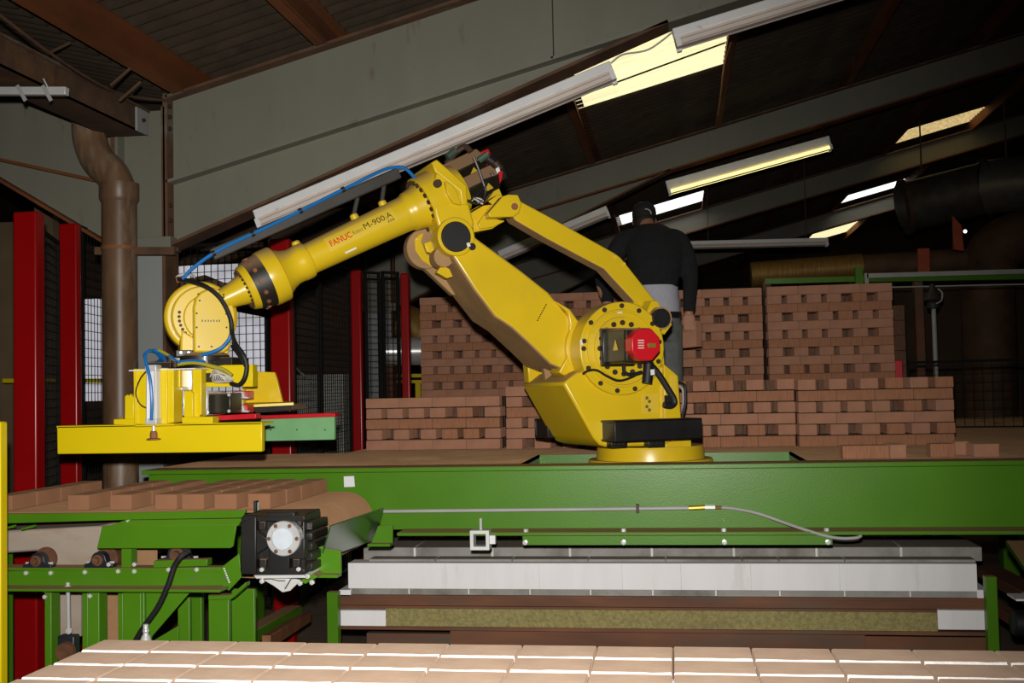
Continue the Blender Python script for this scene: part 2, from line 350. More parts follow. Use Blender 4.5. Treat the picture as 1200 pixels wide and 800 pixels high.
MB().lathe([(0, px_r*1.0), (0.001, px_r*1.13), (0.10, px_r*1.13), (0.125, px_r*1.02)], P(139.5, 215, 6.72), (0, 0, -1), 24).build('socket', PIP, dp)
MB().tube(smooth_path([P(105, 128, 6.72), P(105, 160, 6.72), P(114, 186, 6.72), P(131, 204, 6.72), P(139.5, 222, 6.72)]), px_r*0.98, 24).build('swan_neck', PIP, dp)
MB().lathe([(0, px_r*1.04), (0.025, px_r*1.04)], P(140, 289, 6.72), (0, 0, -1), 24).build('clamp', RST, dp)
MB().bar(P(112, 294, 6.72), P(205, 294, 6.72), 0.03, 0.05).build('strap', RFL, dp)

# valley clutter: hanging brackets and cable
cb = thing('roof_cable', P(0, 22, 4.6), 'thin brown cable sagging beneath the roof above the gutter', 'cable')
MB().tube(smooth_path([P(-10, 10, 4.6), P(60, 63, 5.2), P(115, 98, 5.9), P(150, 112, 6.5), P(198, 118, 6.9)]), 0.008, 6).build('cable', RFL, cb)
for (a, b, lb) in (((58, 62), (83, 50), 'rusty bracket under the roof nearest the left edge, above the gutter'), ((130, 100), (153, 80), 'rusty bracket under the roof above the gutter, middle of three'), ((140, 118), (165, 96), 'rusty bracket under the roof closest to the grey column top')):
    m2 = MB().bar(P(*a, 6.0), P(*b, 6.0), 0.012, 0.012); tag(m2.build('roof_bracket', RFL), lb, 'bracket', 'rusty brackets above the gutter')
tb = thing('cable_bar', P(40, 108, 5.3), 'pale grey steel bar with two tie straps under the gutter', 'bar')
MB().bar(P(-30, 107, 5.3), P(79, 107, 5.3), 0.04, 0.042).build('bar', ALU, tb, bevel=0.004)
for u in (24, 54):
    MB().bar(P(u-4, 100, 5.27), P(u+6, 118, 5.27), 0.004, 0.02).build('strap', GRW, tb)
MB().bar(P(51, 92, 5.27), P(57, 104, 5.27), 0.006, 0.006).build('tie_end', WIRW, tb)

# strip lights
def batten(p, q, label, lit=False, w=0.10, h=0.075, twin=True, hang=False):
    p = V(p); q = V(q); d = (q-p).normalized(); sd = V((0, -1, 0)); u = d.cross(sd).normalized()
    if u.z < 0: u = -u
    L = (q-p).length
    t = thing('strip_light', p, label, 'lamp', 'fluorescent strip lights under the roof')
    MB().obox((p+q)/2, d*L/2, sd*w*0.5, u*h*0.5).build('housing', LWH, t, bevel=0.006)
    MB().prism([p-u*h*0.5+sd*w*0.5, p-u*h*0.5-sd*w*0.5, p-u*(h*0.5+0.05)-sd*w*0.28, p-u*(h*0.5+0.05)+sd*w*0.28], d*L).build('reflector', LBG, t)
    for s in ((-1, 1) if twin else (0,)):
        c = p-u*(h*0.5+0.035)+sd*w*(0.5*s+0.08)
        MB().cyl(c+d*0.03, c+d*(L-0.03), 0.019, n=10).build('tube', TUB if lit else TUBO, t)
        for e in (0.0, L-0.03): MB().obox(c+d*(e+0.015), d*0.015, sd*0.016, u*0.03).build('lampholder', LWH, t)
    for e in (0.15, 0.85):
        c = p+d*L*e
        if hang: MB().bar(c, (c.x, c.y, ztop(c.x)+0.02), 0.008, 0.008).build('hanger', BOLT, t)
        else: MB().obox(c+V((0, 0.09, 0))+u*.01, d*0.02, V((0, 0.09, 0)), u*0.01).build('cleat', BOLT, t)
    return t
Yb = 6.72
batten(P(301, 253, Yb), P(717, 79, Yb), 'long white strip light fixed under the nearest haunch above the robot forearm', w=0.11, h=0.06)
batten(P(789, 42, Yb), P(1105, -55, Yb), 'white strip light at the top edge right of the large rooflight', w=0.11, h=0.06)
batten(P(781, 218, 12.85), P(972, 165, 12.85), 'lit strip light with yellowish tubes under the second frame', lit=True, w=0.13, h=0.10)
batten(P(585, 298, 12.85), P(712, 245, 12.85), 'unlit strip light between the robot upper arm and tie link', w=0.13, h=0.07)
batten(P(806, 285, 15.5), P(970, 281, 15.5), 'level unlit strip light just right of the worker shoulder', w=0.12, h=0.05, hang=True)
m2 = MB().tube(smooth_path([P(716, 74, 6.8), P(730, 64, 6.8), P(760, 58, 6.8), P(788, 38, 6.8)]), 0.006, 6)
tag(m2.build('lamp_cable', WIRW), 'thin pale cable linking the two front strip lights', 'cable')
m2 = MB().tube(smooth_path([P(857, 50, 9.5), P(850, 75, 9.8), P(845, 110, 10), P(842, 135, 10.2)]), 0.008, 6)
tag(m2.build('hanging_cable', RFL), 'pale cable dangling right of the large rooflight', 'cable')
m2 = MB().bar(P(688, 109, 9.0), P(850, 50, 9.0), 0.012, 0.012)
tag(m2.build('tension_wire', RUB), 'black wire crossing in front of the large rooflight', 'wire')

# partition wall with windows behind the fence (left), kiln wall (right)
Yw = 10.6
struct('wall_left', MB().box((-13, Yw, 0), (P(418, 400, Yw).x, Yw+0.15, 3.5)), WAL)
wn = 0
for (u0, v0, u1, v1, bars) in ((196, 308, 313, 480, [(196, 328, 313, 345)]), (98, 350, 123, 470, [])):
    wn += 1; w_ = tag(empty('window_%d' % wn, P(u0, v1, Yw-0.04)), kind='structure')
    a = P(u0, v1, Yw-0.02); b = P(u1, v0, Yw-0.02)
    MB().box((a.x, Yw-0.05, a.z), (b.x, Yw-0.02, b.z)).build('pane', WIN, w_)
    for (p_, q_) in (((a.x-.04, a.z-.04), (a.x, b.z+.04)), ((b.x, a.z-.04), (b.x+.04, b.z+.04)), ((a.x, b.z), (b.x, b.z+.04)), ((a.x, a.z-.04), (b.x, a.z))):
        MB().box((p_[0], Yw-0.07, p_[1]), (q_[0], Yw, q_[1])).build('window_frame', WAL, w_)
    if bars:
        c = P(0, 340, Yw); MB().prism(pxp([(196, 331), (240, 322), (262, 331), (313, 332), (313, 372), (196, 350)], Yw-0.09), (0, 0.03, 0)).build('transom_panel', WALP, w_)
struct('wall_kiln', MB().box((P(1050, 400, 15.6).x, 15.6, 0), (14, 15.9, 2.95)), WAL)
for (u0, u1, v0, v1, Yq) in ((41, 62, 240, 570, 9.2), (0, 14, 260, 560, 9.2)):
    a = P(u0, v1, Yq); b = P(u1, v0, Yq)
    tag(MB().box((a.x, Yq, 0), (b.x, Yq+0.1, b.z)).build('wall_board', WALP), 'brown board standing behind the %s' % ('gap between the two left red posts' if u0 else 'leftmost red post at the frame edge'), 'board', None)
# far lit opening left
a = P(42, 269, 10.58); b = P(60, 260, 10.58)
tag(MB().box((a.x, 10.56, a.z), (b.x, 10.6, b.z)).build('slot_light', RLT), 'small bright slot of light between the two left red posts', 'light')

# ================================================================== PLATFORM
ZD = 1.272                                                   # deck level
YB = 5.40                                                    # front face of the beam
xl = P(168, 551, YB).x; xr = 4.2; YF = YB-0.13; zb = P(900, 627, YF).z+0.012
pf = thing('steel_platform', (0, YB+0.6, 0), 'long green steel platform with dusty brown deck carrying the robot', 'platform')
zt_ = ZD
MB().box((xl+0.04, YB+0.03, zb), (xr, YB+0.06, zt_-0.02)).build('beam_web', GR, pf)
MB().box((xl, YB-0.02, zt_-0.022), (xr, YB+0.16, zt_)).build('beam_top_flange', GR, pf, bevel=0.003)
MB().box((-1.36, YF, zb-0.012), (xr, YB+0.14, zb+0.004)).build('beam_bottom_flange', GR, pf, bevel=0.003)
hx0 = P(632, 531, 6.25).x; hx1 = P(925, 527, 6.25).x; hy0 = YB+0.14; hy1 = 6.28      # pit round the robot foot
dk = [((xl, hy0), (hx0, 6.72)), ((hx1, hy0), (xr, 6.72)), ((hx0, hy1), (hx1, 6.72)), ((-2.06, 6.72), (xr, 11.45))]
for (x0, y0), (x1, y1) in dk: MB().box((x0, y0, ZD-0.015), (x1, y1, ZD)).build('deck_plate', BRN, pf)
MB().box((hx0, hy0, ZD-0.12), (hx1, hy1, ZD-0.11)).build('pit_floor', BRN, pf)
for a, b in (((hx0, hy1-0.012, ZD-0.11), (hx1, hy1, ZD)), ((hx0-0.012, hy0, ZD-0.11), (hx0, hy1, ZD)), ((hx1, hy0, ZD-0.11), (hx1+0.012, hy1, ZD))):
    MB().box(a, b).build('pit_frame', GR, pf)
for a, b in (((xl, 6.66, zb), (xr, 6.72, ZD-0.016)), ((xl, YB+0.06, zb), (xl+0.05, 6.7, ZD-0.016))):
    MB().box(a, b).build('rear_beam', GR, pf)
for x, y in ((-1.9, 9.3), (0.2, 9.3), (2.6, 9.3), (2.6, 6.6), (-2.6, 6.5), (-1.9, 11.3), (2.6, 11.3)):
    MB().box((x-0.06, y-0.06, 0), (x+0.06, y+0.06, ZD-0.016)).build('leg', GR, pf)
# square of white tape
pxprism(MB(), [(403, 558), (415, 557.5), (416, 570), (403.5, 570.5)], YB+0.029, -0.003).build('sticker', WHT, pf, label='small bright white sticker')
# stiffening strip with bolts under the flange
a = P(613, 640, YF); b = P(975, 630, YF)
MB().box((a.x, YF-0.008, zb-0.055), (b.x, YF+0.012, zb-0.0125)).build('stiffener_strip', GR, pf)
for u in (616, 731, 849, 970):
    x = P(u, 640, YF).x
    m2 = MB(); hexbolt(m2, (x, YF-0.008, zb-0.042), (0, -1, 0), 0.013); m2.build('bolt', ZNC, pf); MB().cyl((x, YF+0.02, zb+0.004), (x, YF+0.02, zb+0.018), 0.012, n=6).build('bolt', ZNC, pf)
sq = P(562, 633, YF-0.075)
mb = MB()
for (dx0, dx1, dz0, dz1) in ((-.046, .046, .03, .046), (-.046, .046, -.046, -.03), (-.046, -.03, -.03, .03), (.03, .046, -.03, .03)):
    mb.box((sq.x+dx0, sq.y, sq.z+dz0), (sq.x+dx1, sq.y+0.07, sq.z+dz1))
st = thing('square_tube', sq, 'short grey square steel tube end bolted under the green beam', 'tube')
mb.build('tube', ALU, st); m2 = MB().cyl(sq+V((0, 0.04, 0.046)), sq+V((0, 0.04, 0.10)), 0.007, n=8); m2.build('stud', ZNC, st)
MB().box(sq+V((0.046, 0.02, -0.02)), sq+V((0.072, 0.05, 0.02))).build('nut_block', WHT, st)
# air pipe along the beam
ap = thing('air_pipe', P(450, 599, YB-0.01), 'thin grey air pipe with brass fitting along the green beam', 'pipe')
MB().tube([P(448, 599, YB), P(640, 597, YB), P(808, 595, YB)], 0.009, 10).build('pipe', GRH, ap)
MB().cyl(P(807, 595, YB), P(826, 594, YB), 0.012, n=10).build('fitting', BRS, ap); MB().cyl(P(826, 594, YB), P(838, 594, YB), 0.013, n=6).build('coupling', ZNC, ap); MB().cyl(P(838, 594.5, YB), P(846, 594.5, YB), 0.008, n=6).build('nipple', RST, ap)
MB().tube(smooth_path([P(845, 594.5, YB), P(862, 596, YB), P(890, 602, YB-.02), P(930, 616, YB-.08), P(965, 627, YF-.02), P(985, 630.5, YF-.02), P(1003, 630, YF-.015), P(1009, 627.5, YF-0.005)]), 0.0075, 8).build('hose', GRH, ap)
MB().box(P(745.5, 601, YB-0.01), P(749, 590, YB+0.02)).build('clip', BOLT, ap)

# ================================================================== KILN CAR under the platform
YK = 5.72
kc = thing('kiln_car', (P(780, 700, YK).x, YK+1, 0), 'kiln car of pale fibre and grey refractory blocks below the green beam', 'kiln car')
def pbox(u0, v0, u1, v1, Y, dy):
    vm = (v0+v1)/2; a = P(u0, vm, Y); b = P(u1, vm, Y); um = (u0+u1)/2; zt = P(um, v0, Y).z; z0 = P(um, v1, Y).z
    return MB().box((a.x, Y, z0), (b.x, Y+dy, zt))
def row(us, v0, v1, Y, dy, name, m, bevel=0.004, gap=0.008, parent=kc):
    um = (us[0]+us[-1])/2; zt = P(um, v0, Y).z; z0 = P(um, v1, Y).z
    for a, b in zip(us[:-1], us[1:]):
        xa = P(a, (v0+v1)/2, Y).x; xb = P(b, (v0+v1)/2, Y).x; MB().box((xa+gap/2, Y, z0), (xb-gap/2, Y+dy, zt)).build(name, m, parent, bevel=bevel)
    return z0, zt
row([425, 486, 577, 668, 764, 860, 957, 1056, 1152], 641, 657, YK+0.16, 0.4, 'refractory_block', CG)
zm0 = P(800, 659, YK+0.16).z
row([432, 510, 600, 689, 780, 870, 913, 990, 1144], 655, 661, YK+0.06, 0.8, 'refractory_slab', CG, gap=0.003)
for u in (486, 577, 668, 764, 860, 957, 1056):                    # pointing between the blocks
    a = P(u, 649, YK+0.155); MB().box((a.x-0.006, a.y, a.z-0.035), (a.x+0.006, a.y+0.1, a.z+0.033)).build('pointing', MOR, kc)
    MB().prism([(a.x-0.03, a.y-0.006, a.z-0.035), (a.x+0.03, a.y-0.006, a.z-0.035), (a.x+0.006, a.y-0.006, a.z-0.022), (a.x-0.006, a.y-0.006, a.z-0.022)], (0, 0.02, 0)).build('pointing', MOR, kc)
row([408, 522, 632, 729, 798, 880, 984, 1075, 1145], 660, 691, YK, 0.12, 'fibre_block', CON, gap=0.0004, bevel=0.001)
row([411, 479, 549, 621, 692, 765, 839, 914, 990, 1067, 1145], 690, 700, YK+0.02, 0.15, 'refractory_block', CG, gap=0.009, bevel=0.003)
pbox(411, 690.5, 1145, 699.5, YK+0.03, 0.1).build('pointing', MOR, kc)
pbox(397, 691, 411, 699, YK, 0.8).build('corner_block', CON, kc, bevel=0.004); pbox(1145, 691, 1160, 701, YK, 0.8).build('corner_block', CON, kc, bevel=0.004)
pbox(397, 699, 1162, 716, YK+0.02, 1.2).build('side_plate', STB, kc, bevel=0.004)
pbox(397, 699, 1162, 702, YK+0.0, 0.1).build('side_rail', STB, kc); pbox(397, 712, 1162, 716, YK+0.0, 0.1).build('side_rail', STB, kc)
pbox(452, 715, 1099, 737, YK-0.01, 0.3).build('seal_strip', WOOL, kc, bevel=0.004, label='olive mineral wool seal strip')
pbox(397, 715, 452, 736, YK-0.01, 0.3).build('seal_end', CON, kc, bevel=0.004); pbox(1099, 715, 1162, 738, YK-0.01, 0.3).build('seal_end', CON, kc, bevel=0.004)
pbox(397, 737, 1162, 741, YK-0.02, 0.3).build('ledge', STB, kc)
pbox(528, 740, 1014, 775, YK+0.05, 1.2).build('chassis', STB, kc); pbox(1014, 742, 1162, 775, YK+0.25, 1.0).build('chassis', STB, kc); pbox(430, 742, 528, 775, YK+0.25, 1.0).build('chassis', STB, kc)
for u in (480, 1080):
    for yy in (YK+0.5, YK+1.1):
        c = P(u, 700, YK); m2 = MB().lathe([(-0.04, 0.15), (-0.03, 0.17), (0.03, 0.17), (0.04, 0.15)], (c.x, yy, 0.17), (0, 1, 0), 24); m2.build('wheel', STB, kc)
for u in (391, 1164):
    c = P(u, 720, YK-0.12)
    g = thing('support_post', (c.x, c.y, 0), 'slim green post at the %s end of the kiln car' % ('left' if u < 800 else 'right'), 'post')
    MB().box((c.x-0.028 if u > 800 else c.x-0.035, c.y, 0.01), (c.x+0.022, c.y+0.05, P(391, 689, YK).z if u < 800 else P(1164, 671, YK).z)).build('post', GR, g); MB().box((c.x-0.09, c.y-0.06, 0), (c.x+0.09, c.y+0.1, 0.012)).build('foot_plate', GR, g)
# clutter right of the kiln car
for (p_, q_, w_, h_, m_, lb) in (((1150, 700, 6.4), (1215, 742, 5.6), .07, .05, STB, 'rusty steel rail leaning right of the kiln car'),
                               ((1150, 665, 7.0), (1215, 700, 5.9), .14, .06, STB, 'wide rusty beam right of the kiln car, upper one'),
                               ((1190, 636, 6.2), (1215, 670, 5.8), .10, .03, GR, 'green steel plate at the right edge under the beam')):
    tag(MB().bar(P(*p_), P(*q_), w_, h_).build('scrap_beam', m_, bevel=0.004), lb, 'beam')
tag(MB().box(P(1191, 704, 5.6), P(1206, 695, 5.75)).build('concrete_offcut', CON), 'pale block end at the right edge below the beam', 'block')
tag(MB().lathe([(-.05, .05), (-.04, .06), (.04, .06), (.05, .05)], P(1199, 730, 5.5), (1, 0, 0), 20).build('rubber_roller', RUB), 'black roller end at the right edge', 'roller')

# ================================================================== BRICK PACKS
BL, BW, BH = 0.22, 0.101, 0.0635
def brick_mesh(name, l, w, h, m, bev=0.003):
    me = bpy.data.meshes.new(name); bm = bmesh.new(); bmesh.ops.create_cube(bm, size=1)
    for v in bm.verts: v.co = V((v.co.x*l, v.co.y*w, v.co.z*h))
    bmesh.ops.bevel(bm, geom=bm.edges[:], offset=bev, segments=1, affect='EDGES'); bm.to_mesh(me); bm.free(); me.materials.append(m); return me
ST = [brick_mesh('brick', BL-0.002, BW, BH-0.0015, m) for m in (BK1, BK2)]
HD = [brick_mesh('brick', BW, BL-0.002, BH-0.0015, m) for m in (BK1, BK2)]
def pack(u_left, Y, ztop_, vis, first, label, flip=0, loose=0.004, rows=1):
    x0 = P(u_left, 430, Y).x
    pk = thing('brick_pack', (x0+2*BL, Y+0.3, ZD), label, 'brick stack', 'stacked packs of fired bricks')
    core = MB()
    big, sm = 0.078, 0.0393
    n = round((ztop_-ZD)/BH); h = (ztop_-ZD)/n
    for c in range(n):                                       # counted from the top
        z = ztop_-h*(c+0.5); z0 = z-h/2; z1 = z+BH/2-.002
        stre = (c % 2 == 0) == (first == 's')
        if stre:
            mi = (c//2) % 2 if first == 's' else ((c+1)//2) % 2
            j = random.uniform(-loose, loose)
            for i in range(4):
                xx = x0+BL*(i+0.5)+j; yy = Y+BW/2+random.uniform(0, loose)
                if c < vis: put(ST[mi], 'brick', pk, (xx, yy, z), random.uniform(-.006, .006))
                else: core.box((xx-BL/2+.001, Y, z0), (xx+BL/2-.001, Y+BW, z1))
                for r in range(1, 2*rows+2): core.box((xx-BL/2+.001, Y+(BW+.008)*r, z0), (xx+BL/2-.001, Y+(BW+.008)*r+BW, z1))
        else:
            k = (c//2+flip) % 2
            gaps = [sm, sm, sm, big, big] if k == 0 else [big, big, sm, sm, sm]
            x = x0+random.uniform(0, loose)
            for i in range(6):
                if c < vis: put(HD[0 if random.random() < .85 else 1], 'brick', pk, (x+BW/2, Y+BL/2+random.uniform(0, loose), z), random.uniform(-.01, .01))
                else: core.box((x, Y, z0), (x+BW, Y+BL, z1))
                for r in range(1, rows+1): core.box((x0+.88/6*i+.002, Y+BL*r+.012, z0), (x0+.88/6*(i+1)-.002, Y+BL*(r+1), z1))
                x += BW+(gaps[i] if i < 5 else 0)
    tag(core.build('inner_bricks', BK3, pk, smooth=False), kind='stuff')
    return pk
zz = lambda u, v, Y: P(u, v, Y).z
pack(428, 6.94, zz(508, 465, 6.94), 6, 's', 'low front brick pack at left, between the red posts and the robot')
pack(591.5, 6.90, zz(620, 452, 6.90), 6, 's', 'low front brick pack half hidden behind the robot foot', flip=1)
pack(756.3, 6.76, zz(850, 445, 6.76), 6, 'h', 'low front brick pack just right of the robot, below the worker')
pack(934, 6.71, zz(1020, 442.5, 6.71), 6, 'h', 'low front brick pack at far right, beside the loose bricks', flip=1)
pack(493, 9.0, zz(560, 346.5, 9.0), 13, 's', 'tall rear brick pack at left, partly behind the robot upper arm')
pack(622, 8.9, zz(670, 343, 8.9), 13, 's', 'tall rear brick pack glimpsed between the upper arm and tie link', flip=1)
pack(755, 8.35, zz(850, 338, 8.35), 12, 's', 'tall rear brick pack right behind the worker hand', flip=1)
pack(901.5, 8.2, zz(970, 333.5, 8.2), 12, 's', 'tall rear brick pack at right with white mortar splash')
# loose bricks at the right on the deck
def loose(u0, u1, v0, v1, Y, m, label, dy=0.1):
    a = P(u0, v1, Y); b = P(u1, v0, Y); c = (a+b)/2
    me = brick_mesh('loose_brick', abs(b.x-a.x), dy, abs(b.z-a.z), m); o = put(me, 'loose_brick', None, (c.x, Y+dy/2, ZD+abs(b.z-a.z)/2+0.001)); tag(o, label, 'brick', 'loose bricks on the platform deck')
loose(988, 1042, 520, 536, 5.62, BK2, 'loose brick with drag-textured face on the deck near its front edge')
loose(1043.5, 1062, 520, 536, 5.62, BK1, 'loose brick seen end-on touching the drag-textured loose brick', 0.21)
loose(1091, 1119, 519.5, 535.5, 5.66, BK2, 'dim loose brick in the middle of the right deck row')
loose(1120, 1136, 519, 535, 5.80, BK1, 'short dim loose brick right beside the middle one')
loose(1142, 1171, 519, 534.5, 5.64, BK1, 'pale loose brick end farthest right on the deck', 0.21)

# ================================================================== BELT CONVEYOR (left)
YC = 4.45; YCE = 5.34; ZBELT = P(200, 597, 4.55).z
cv = thing('belt_conveyor', (-2.4, 4.9, 0), 'green steel belt conveyor with brown belt at left under the gripper', 'conveyor')
dcx = P(438, 600, 5.34).x-0.145; R_ = 0.145; dcz = ZBELT-R_
mb = MB(); path = [(-4.4, ZBELT), (dcx, ZBELT)]+[(dcx+R_*math.sin(a), dcz+R_*math.cos(a)) for a in [math.pi*i/32 for i in range(1, 33)]]
path += [(dcx-0.35, dcz-R_*0.9)]
inn = [(-4.4, ZBELT-.008), (dcx, ZBELT-.008)]+[(dcx+(R_-.008)*math.sin(a), dcz+(R_-.008)*math.cos(a)) for a in [math.pi*i/32 for i in range(1, 33)]]+[(dcx-0.35, dcz-R_*0.9+.008)]
mb.prism([(x, YC+0.04, z) for x, z in path+inn[::-1]], (0, YCE-YC-0.04, 0)); mb.build('belt', BLT, cv, ang=30)
MB().lathe([(0, R_-.012), (YCE-YC-0.08, R_-.012)], (dcx, YC+0.06, dcz), (0, 1, 0), 40).build('drum', STB, cv)
MB().cyl((dcx, YC-0.1, dcz), (dcx, YCE-0.01, dcz), 0.03).build('drum_shaft', STL, cv)
# return belt loop, sloping, pale backing
mb = MB()
mb.prism(pxp([(-20, 623), (118, 616), (122, 640), (108, 668), (66, 668), (62, 652), (50, 645), (-20, 650)], YC+0.14), (0, 0.7, 0)); mb.build('return_belt', BLW, cv, bevel=0.01)
g = lambda poly, Y=YC, dy=0.012, name='frame_plate', m=GR, bev=0.002: pxprism(MB(), poly, Y, dy).build(name, m, cv, bevel=bev)
g([(-20, 602), (150, 600.5), (288, 597.5), (284, 606.5), (148, 609), (-20, 614)], YC-0.02, 0.02, 'side_lip')
g([(146, 609.5), (284, 607.5), (279, 616), (125, 617)], YC-0.01, 0.012, 'guard_flange')
g([(119.5, 616), (277, 614.5), (273, 640), (270, 642), (113.5, 642.5)], YC-0.012, 0.012, 'guard_plate')
for u in (31, 8): pxprism(MB(), [(u-6, 619), (u+8, 615), (u+8, 618), (u-6, 621)], YC+0.0, 0.02).build('lip_bracket', GR, cv)
# lower channel
g([(-20, 669.5), (260, 664), (280, 648.5), (283, 676), (268, 692), (260, 686), (-20, 687)], YC, 0.012, 'channel_web')
def zat(u, v, Y): return P(u, v, Y).z
a = P(-20, 690, YC); b = P(268, 690, YC); zq = P(120, 690.3, YC-0.09).z; MB().box((a.x, YC-0.09, zq-0.011), (b.x, YC+0.01, zq)).build('channel_flange', GR, cv, bevel=0.002)
a = P(-20, 668, YC); b = P(258, 666, YC); MB().prism([(a.x, YC-0.002, a.z+0.0), (b.x, YC-0.002, b.z-0.012), (b.x, YC-0.002, b.z+0.0), (a.x, YC-0.002, a.z+0.012)], (0, 0.09, 0)).build('channel_flange', GR, cv, bevel=0.002)
def leg(u0, u1, vt, Y, name='leg', dy=0.07, m=GR):
    a = P(u0, vt, Y); b = P(u1, vt, Y); return MB().box((a.x, Y, 0), (b.x, Y+dy, a.z)).build(name, m, cv, bevel=0.003)
leg(52, 60, 694, YC+0.02); leg(60, 67, 712, YC+0.10, 'leg_flange', 0.02); leg(96, 103, 694, YC+0.10, dy=0.02); leg(103, 116, 694, YC+0.02)
leg(138, 144, 692, YC+0.10, dy=0.03); leg(144, 165, 692, YC+0.02, dy=0.02); leg(165, 169, 692, YC+0.0)
leg(0, 5, 640, YC+0.3, 'rear_leg')
g([(169, 692), (224, 692), (178, 745), (172, 760), (169, 760)], YC+0.02, 0.014, 'gusset')
leg(208, 222, 700, YC+0.3, 'rear_leg', 0.02); leg(244, 268, 697, YC+0.12, 'rear_leg', 0.03); leg(271, 298, 690, YC+0.35, 'rear_leg', 0.02); leg(222, 236, 690, YC+0.6, 'rear_leg', 0.03)
g([(170, 756), (209, 733), (209, 775), (170, 775)], YC+0.25, 0.012, 'gusset')
g([(244, 698), (270, 697), (288, 682), (288, 687), (271, 702), (244, 703)], YC+0.10, 0.05, 'cross_plate')
# conveyor inner pale sheet seen between the legs
pxprism(MB(), [(66, 694), (95, 694), (95, 745), (66, 748)], YC+0.35, 0.02).build('inner_sheet', BLW, cv)
pxprism(MB(), [(116, 694), (138, 694), (138, 775), (116, 775)], YC+0.35, 0.02).build('inner_sheet', BRN, cv)
# take-up rod and lower bearing
c = P(80, 690, YC+0.03); e = P(80.5, 742, YC+0.03)
MB().cyl(P(79.5, 682, YC), e, 0.0085, n=10).build('take_up_rod', STL, cv); MB().cyl(P(79.5, 692, YC-0.02), P(79.5, 686, YC-0.02), 0.014, n=6).build('nut', ZNC, cv); MB().cyl(P(80.5, 741, YC+.03), P(80.5, 736, YC+.03), 0.013, n=6).build('nut', ZNC, cv)
def pillow(uc, vc, w, Y, base_v, name='pillow_bearing'):
    c = P(uc, vc, Y); s_ = pxm(c)
    mb = MB(); prof = [(-w, 9), (-w, 5), (-w*.62, 3)]+[(w*.52*math.cos(a), -w*.52*math.sin(a)) for a in [math.pi-math.pi*i/10 for i in range(11)]]+[(w*.62, 3), (w, 5), (w, 9)]
    mb.prism([c+V((x*s_, 0, -y*s_)) for x, y in prof], (0, 0.04, 0)); ob = mb.build(name, BLH, cv, bevel=0.003)
    MB().lathe([(0, w*.36*s_), (0.012, w*.36*s_), (0.013, w*.22*s_), (0.03, w*.20*s_)], c+V((0, 0.002, 0)), (0, -1, 0), 20).build('shaft_end', SHF, ob)
    for x in (-.8, .8): MB().cyl(c+V((x*w*s_, 0.02, -5*s_)), c+V((x*w*s_, 0.02, -2*s_)), 0.011, n=6).build('bolt', ZNC, ob)
    return c
for u, v in ((43, 657), (115, 656)):
    pillow(u, v, 18, YC-0.0, 0)
    c = P(u+9, v-2, YC+0.12); MB().lathe([(0, 0.052), (0.65, 0.052)], (c.x, YC+0.13, c.z), (0, 1, 0), 24).build('return_roller', SHF, cv)
pillow(208, 650, 25, YC+0.06, 0)
g([(180, 657), (243, 655), (243, 663), (180, 665)], YC+0.02, 0.05, 'bearing_seat')
leg_ = pxprism(MB(), [(142.5, 643), (154, 643), (154, 668), (142.5, 668)], YC+0.03, 0.05).build('hanger', GR, cv)
pxprism(MB(), [(154, 645), (182, 645), (182, 664), (154, 664)], YC+0.2, 0.02).build('inner_sheet', BRN, cv)
c = P(85, 750, YC+0.05); m2 = MB(); m2.box(P(67, 775, YC+0.03), P(94, 742, YC+0.08)); m2.build('take_up_bearing', BLH, cv, bevel=0.006); MB().lathe([(0, .045), (.02, .04)], P(78, 763, YC+0.03), (0, -1, 0), 20).build('shaft_end', SHF, cv)
bolts = MB()
for u, v in ((31, 671), (60, 671), (100, 670), (139, 669), (158, 669), (198, 667), (231, 667), (53, 691), (106, 690), (53, 699), (106, 698), (151, 610), (128, 661), (158, 661)):
    b1 = MB(); hexbolt(b1, P(u, v, YC), (0, -1, 0), 0.0095, 0.008); b1.build('bolt', ZNC, cv)
m2 = MB()
for u, v in ((225.5, 677.5), (263, 677)): m2.cyl(P(u, v, YC-.003), P(u, v, YC+0.004), 0.006, n=10)
m2.build('hole', RUB, cv)
m2 = MB()
for i in range(7): m2.box(P(262+i*1.0, 667+i*2.6, YC-0.001), P(263.4+i*1.0, 665.4+i*2.6, YC-0.003))
m2.build('stencil_mark', WHT, cv)
# drive gearbox
YG = 4.16
gc = P(327, 637, YG)
mb = MB(); pxprism(mb, [(282, 606), (287, 603), (357, 602), (358, 670), (350, 673), (284, 673), (281, 668)], YG+0.06, 0.20)
gh = mb.build('gearbox_housing', BLK, cv, bevel=0.006)
mb = MB()
for poly in ([(282, 611), (300, 605), (300, 673), (282, 673)], [(313, 600), (345, 600), (345, 607), (313, 607)], [(300, 604), (357, 604), (357, 611), (300, 611)], [(315, 622), (339, 622), (339, 673), (315, 673)], [(300, 622), (315, 632), (315, 640), (300, 650)], [(339, 640), (357, 630), (357, 655), (339, 655)], [(300, 666), (357, 666), (357, 673), (300, 673)]):
    pxprism(mb, poly, YG+0.02, 0.05)
mb.build('housing_ribs', BLK, gh, bevel=0.004)
mb = MB()
for v in (612, 624, 636, 648, 660): mb.box((P(358, v, YG+.08).x, YG+0.08, P(358, v+9, YG+.08).z), (P(358, v, YG+.08).x+0.028, YG+0.28, P(358, v, YG+.08).z))
mb.build('cooling_fins', BLK, gh, bevel=0.003)
s_ = pxm(gc)
c = P(331.5, 631, YG); MB().lathe([(0.045, 20.5*s_), (0.004, 20.5*s_), (0.0, 19.5*s_), (0.0, 14*s_), (0.006, 13.6*s_), (0.006, 0.001)], c, (0, 1, 0), 40).build('shaft_cover', STL, gh, label='bright steel round shaft cover')
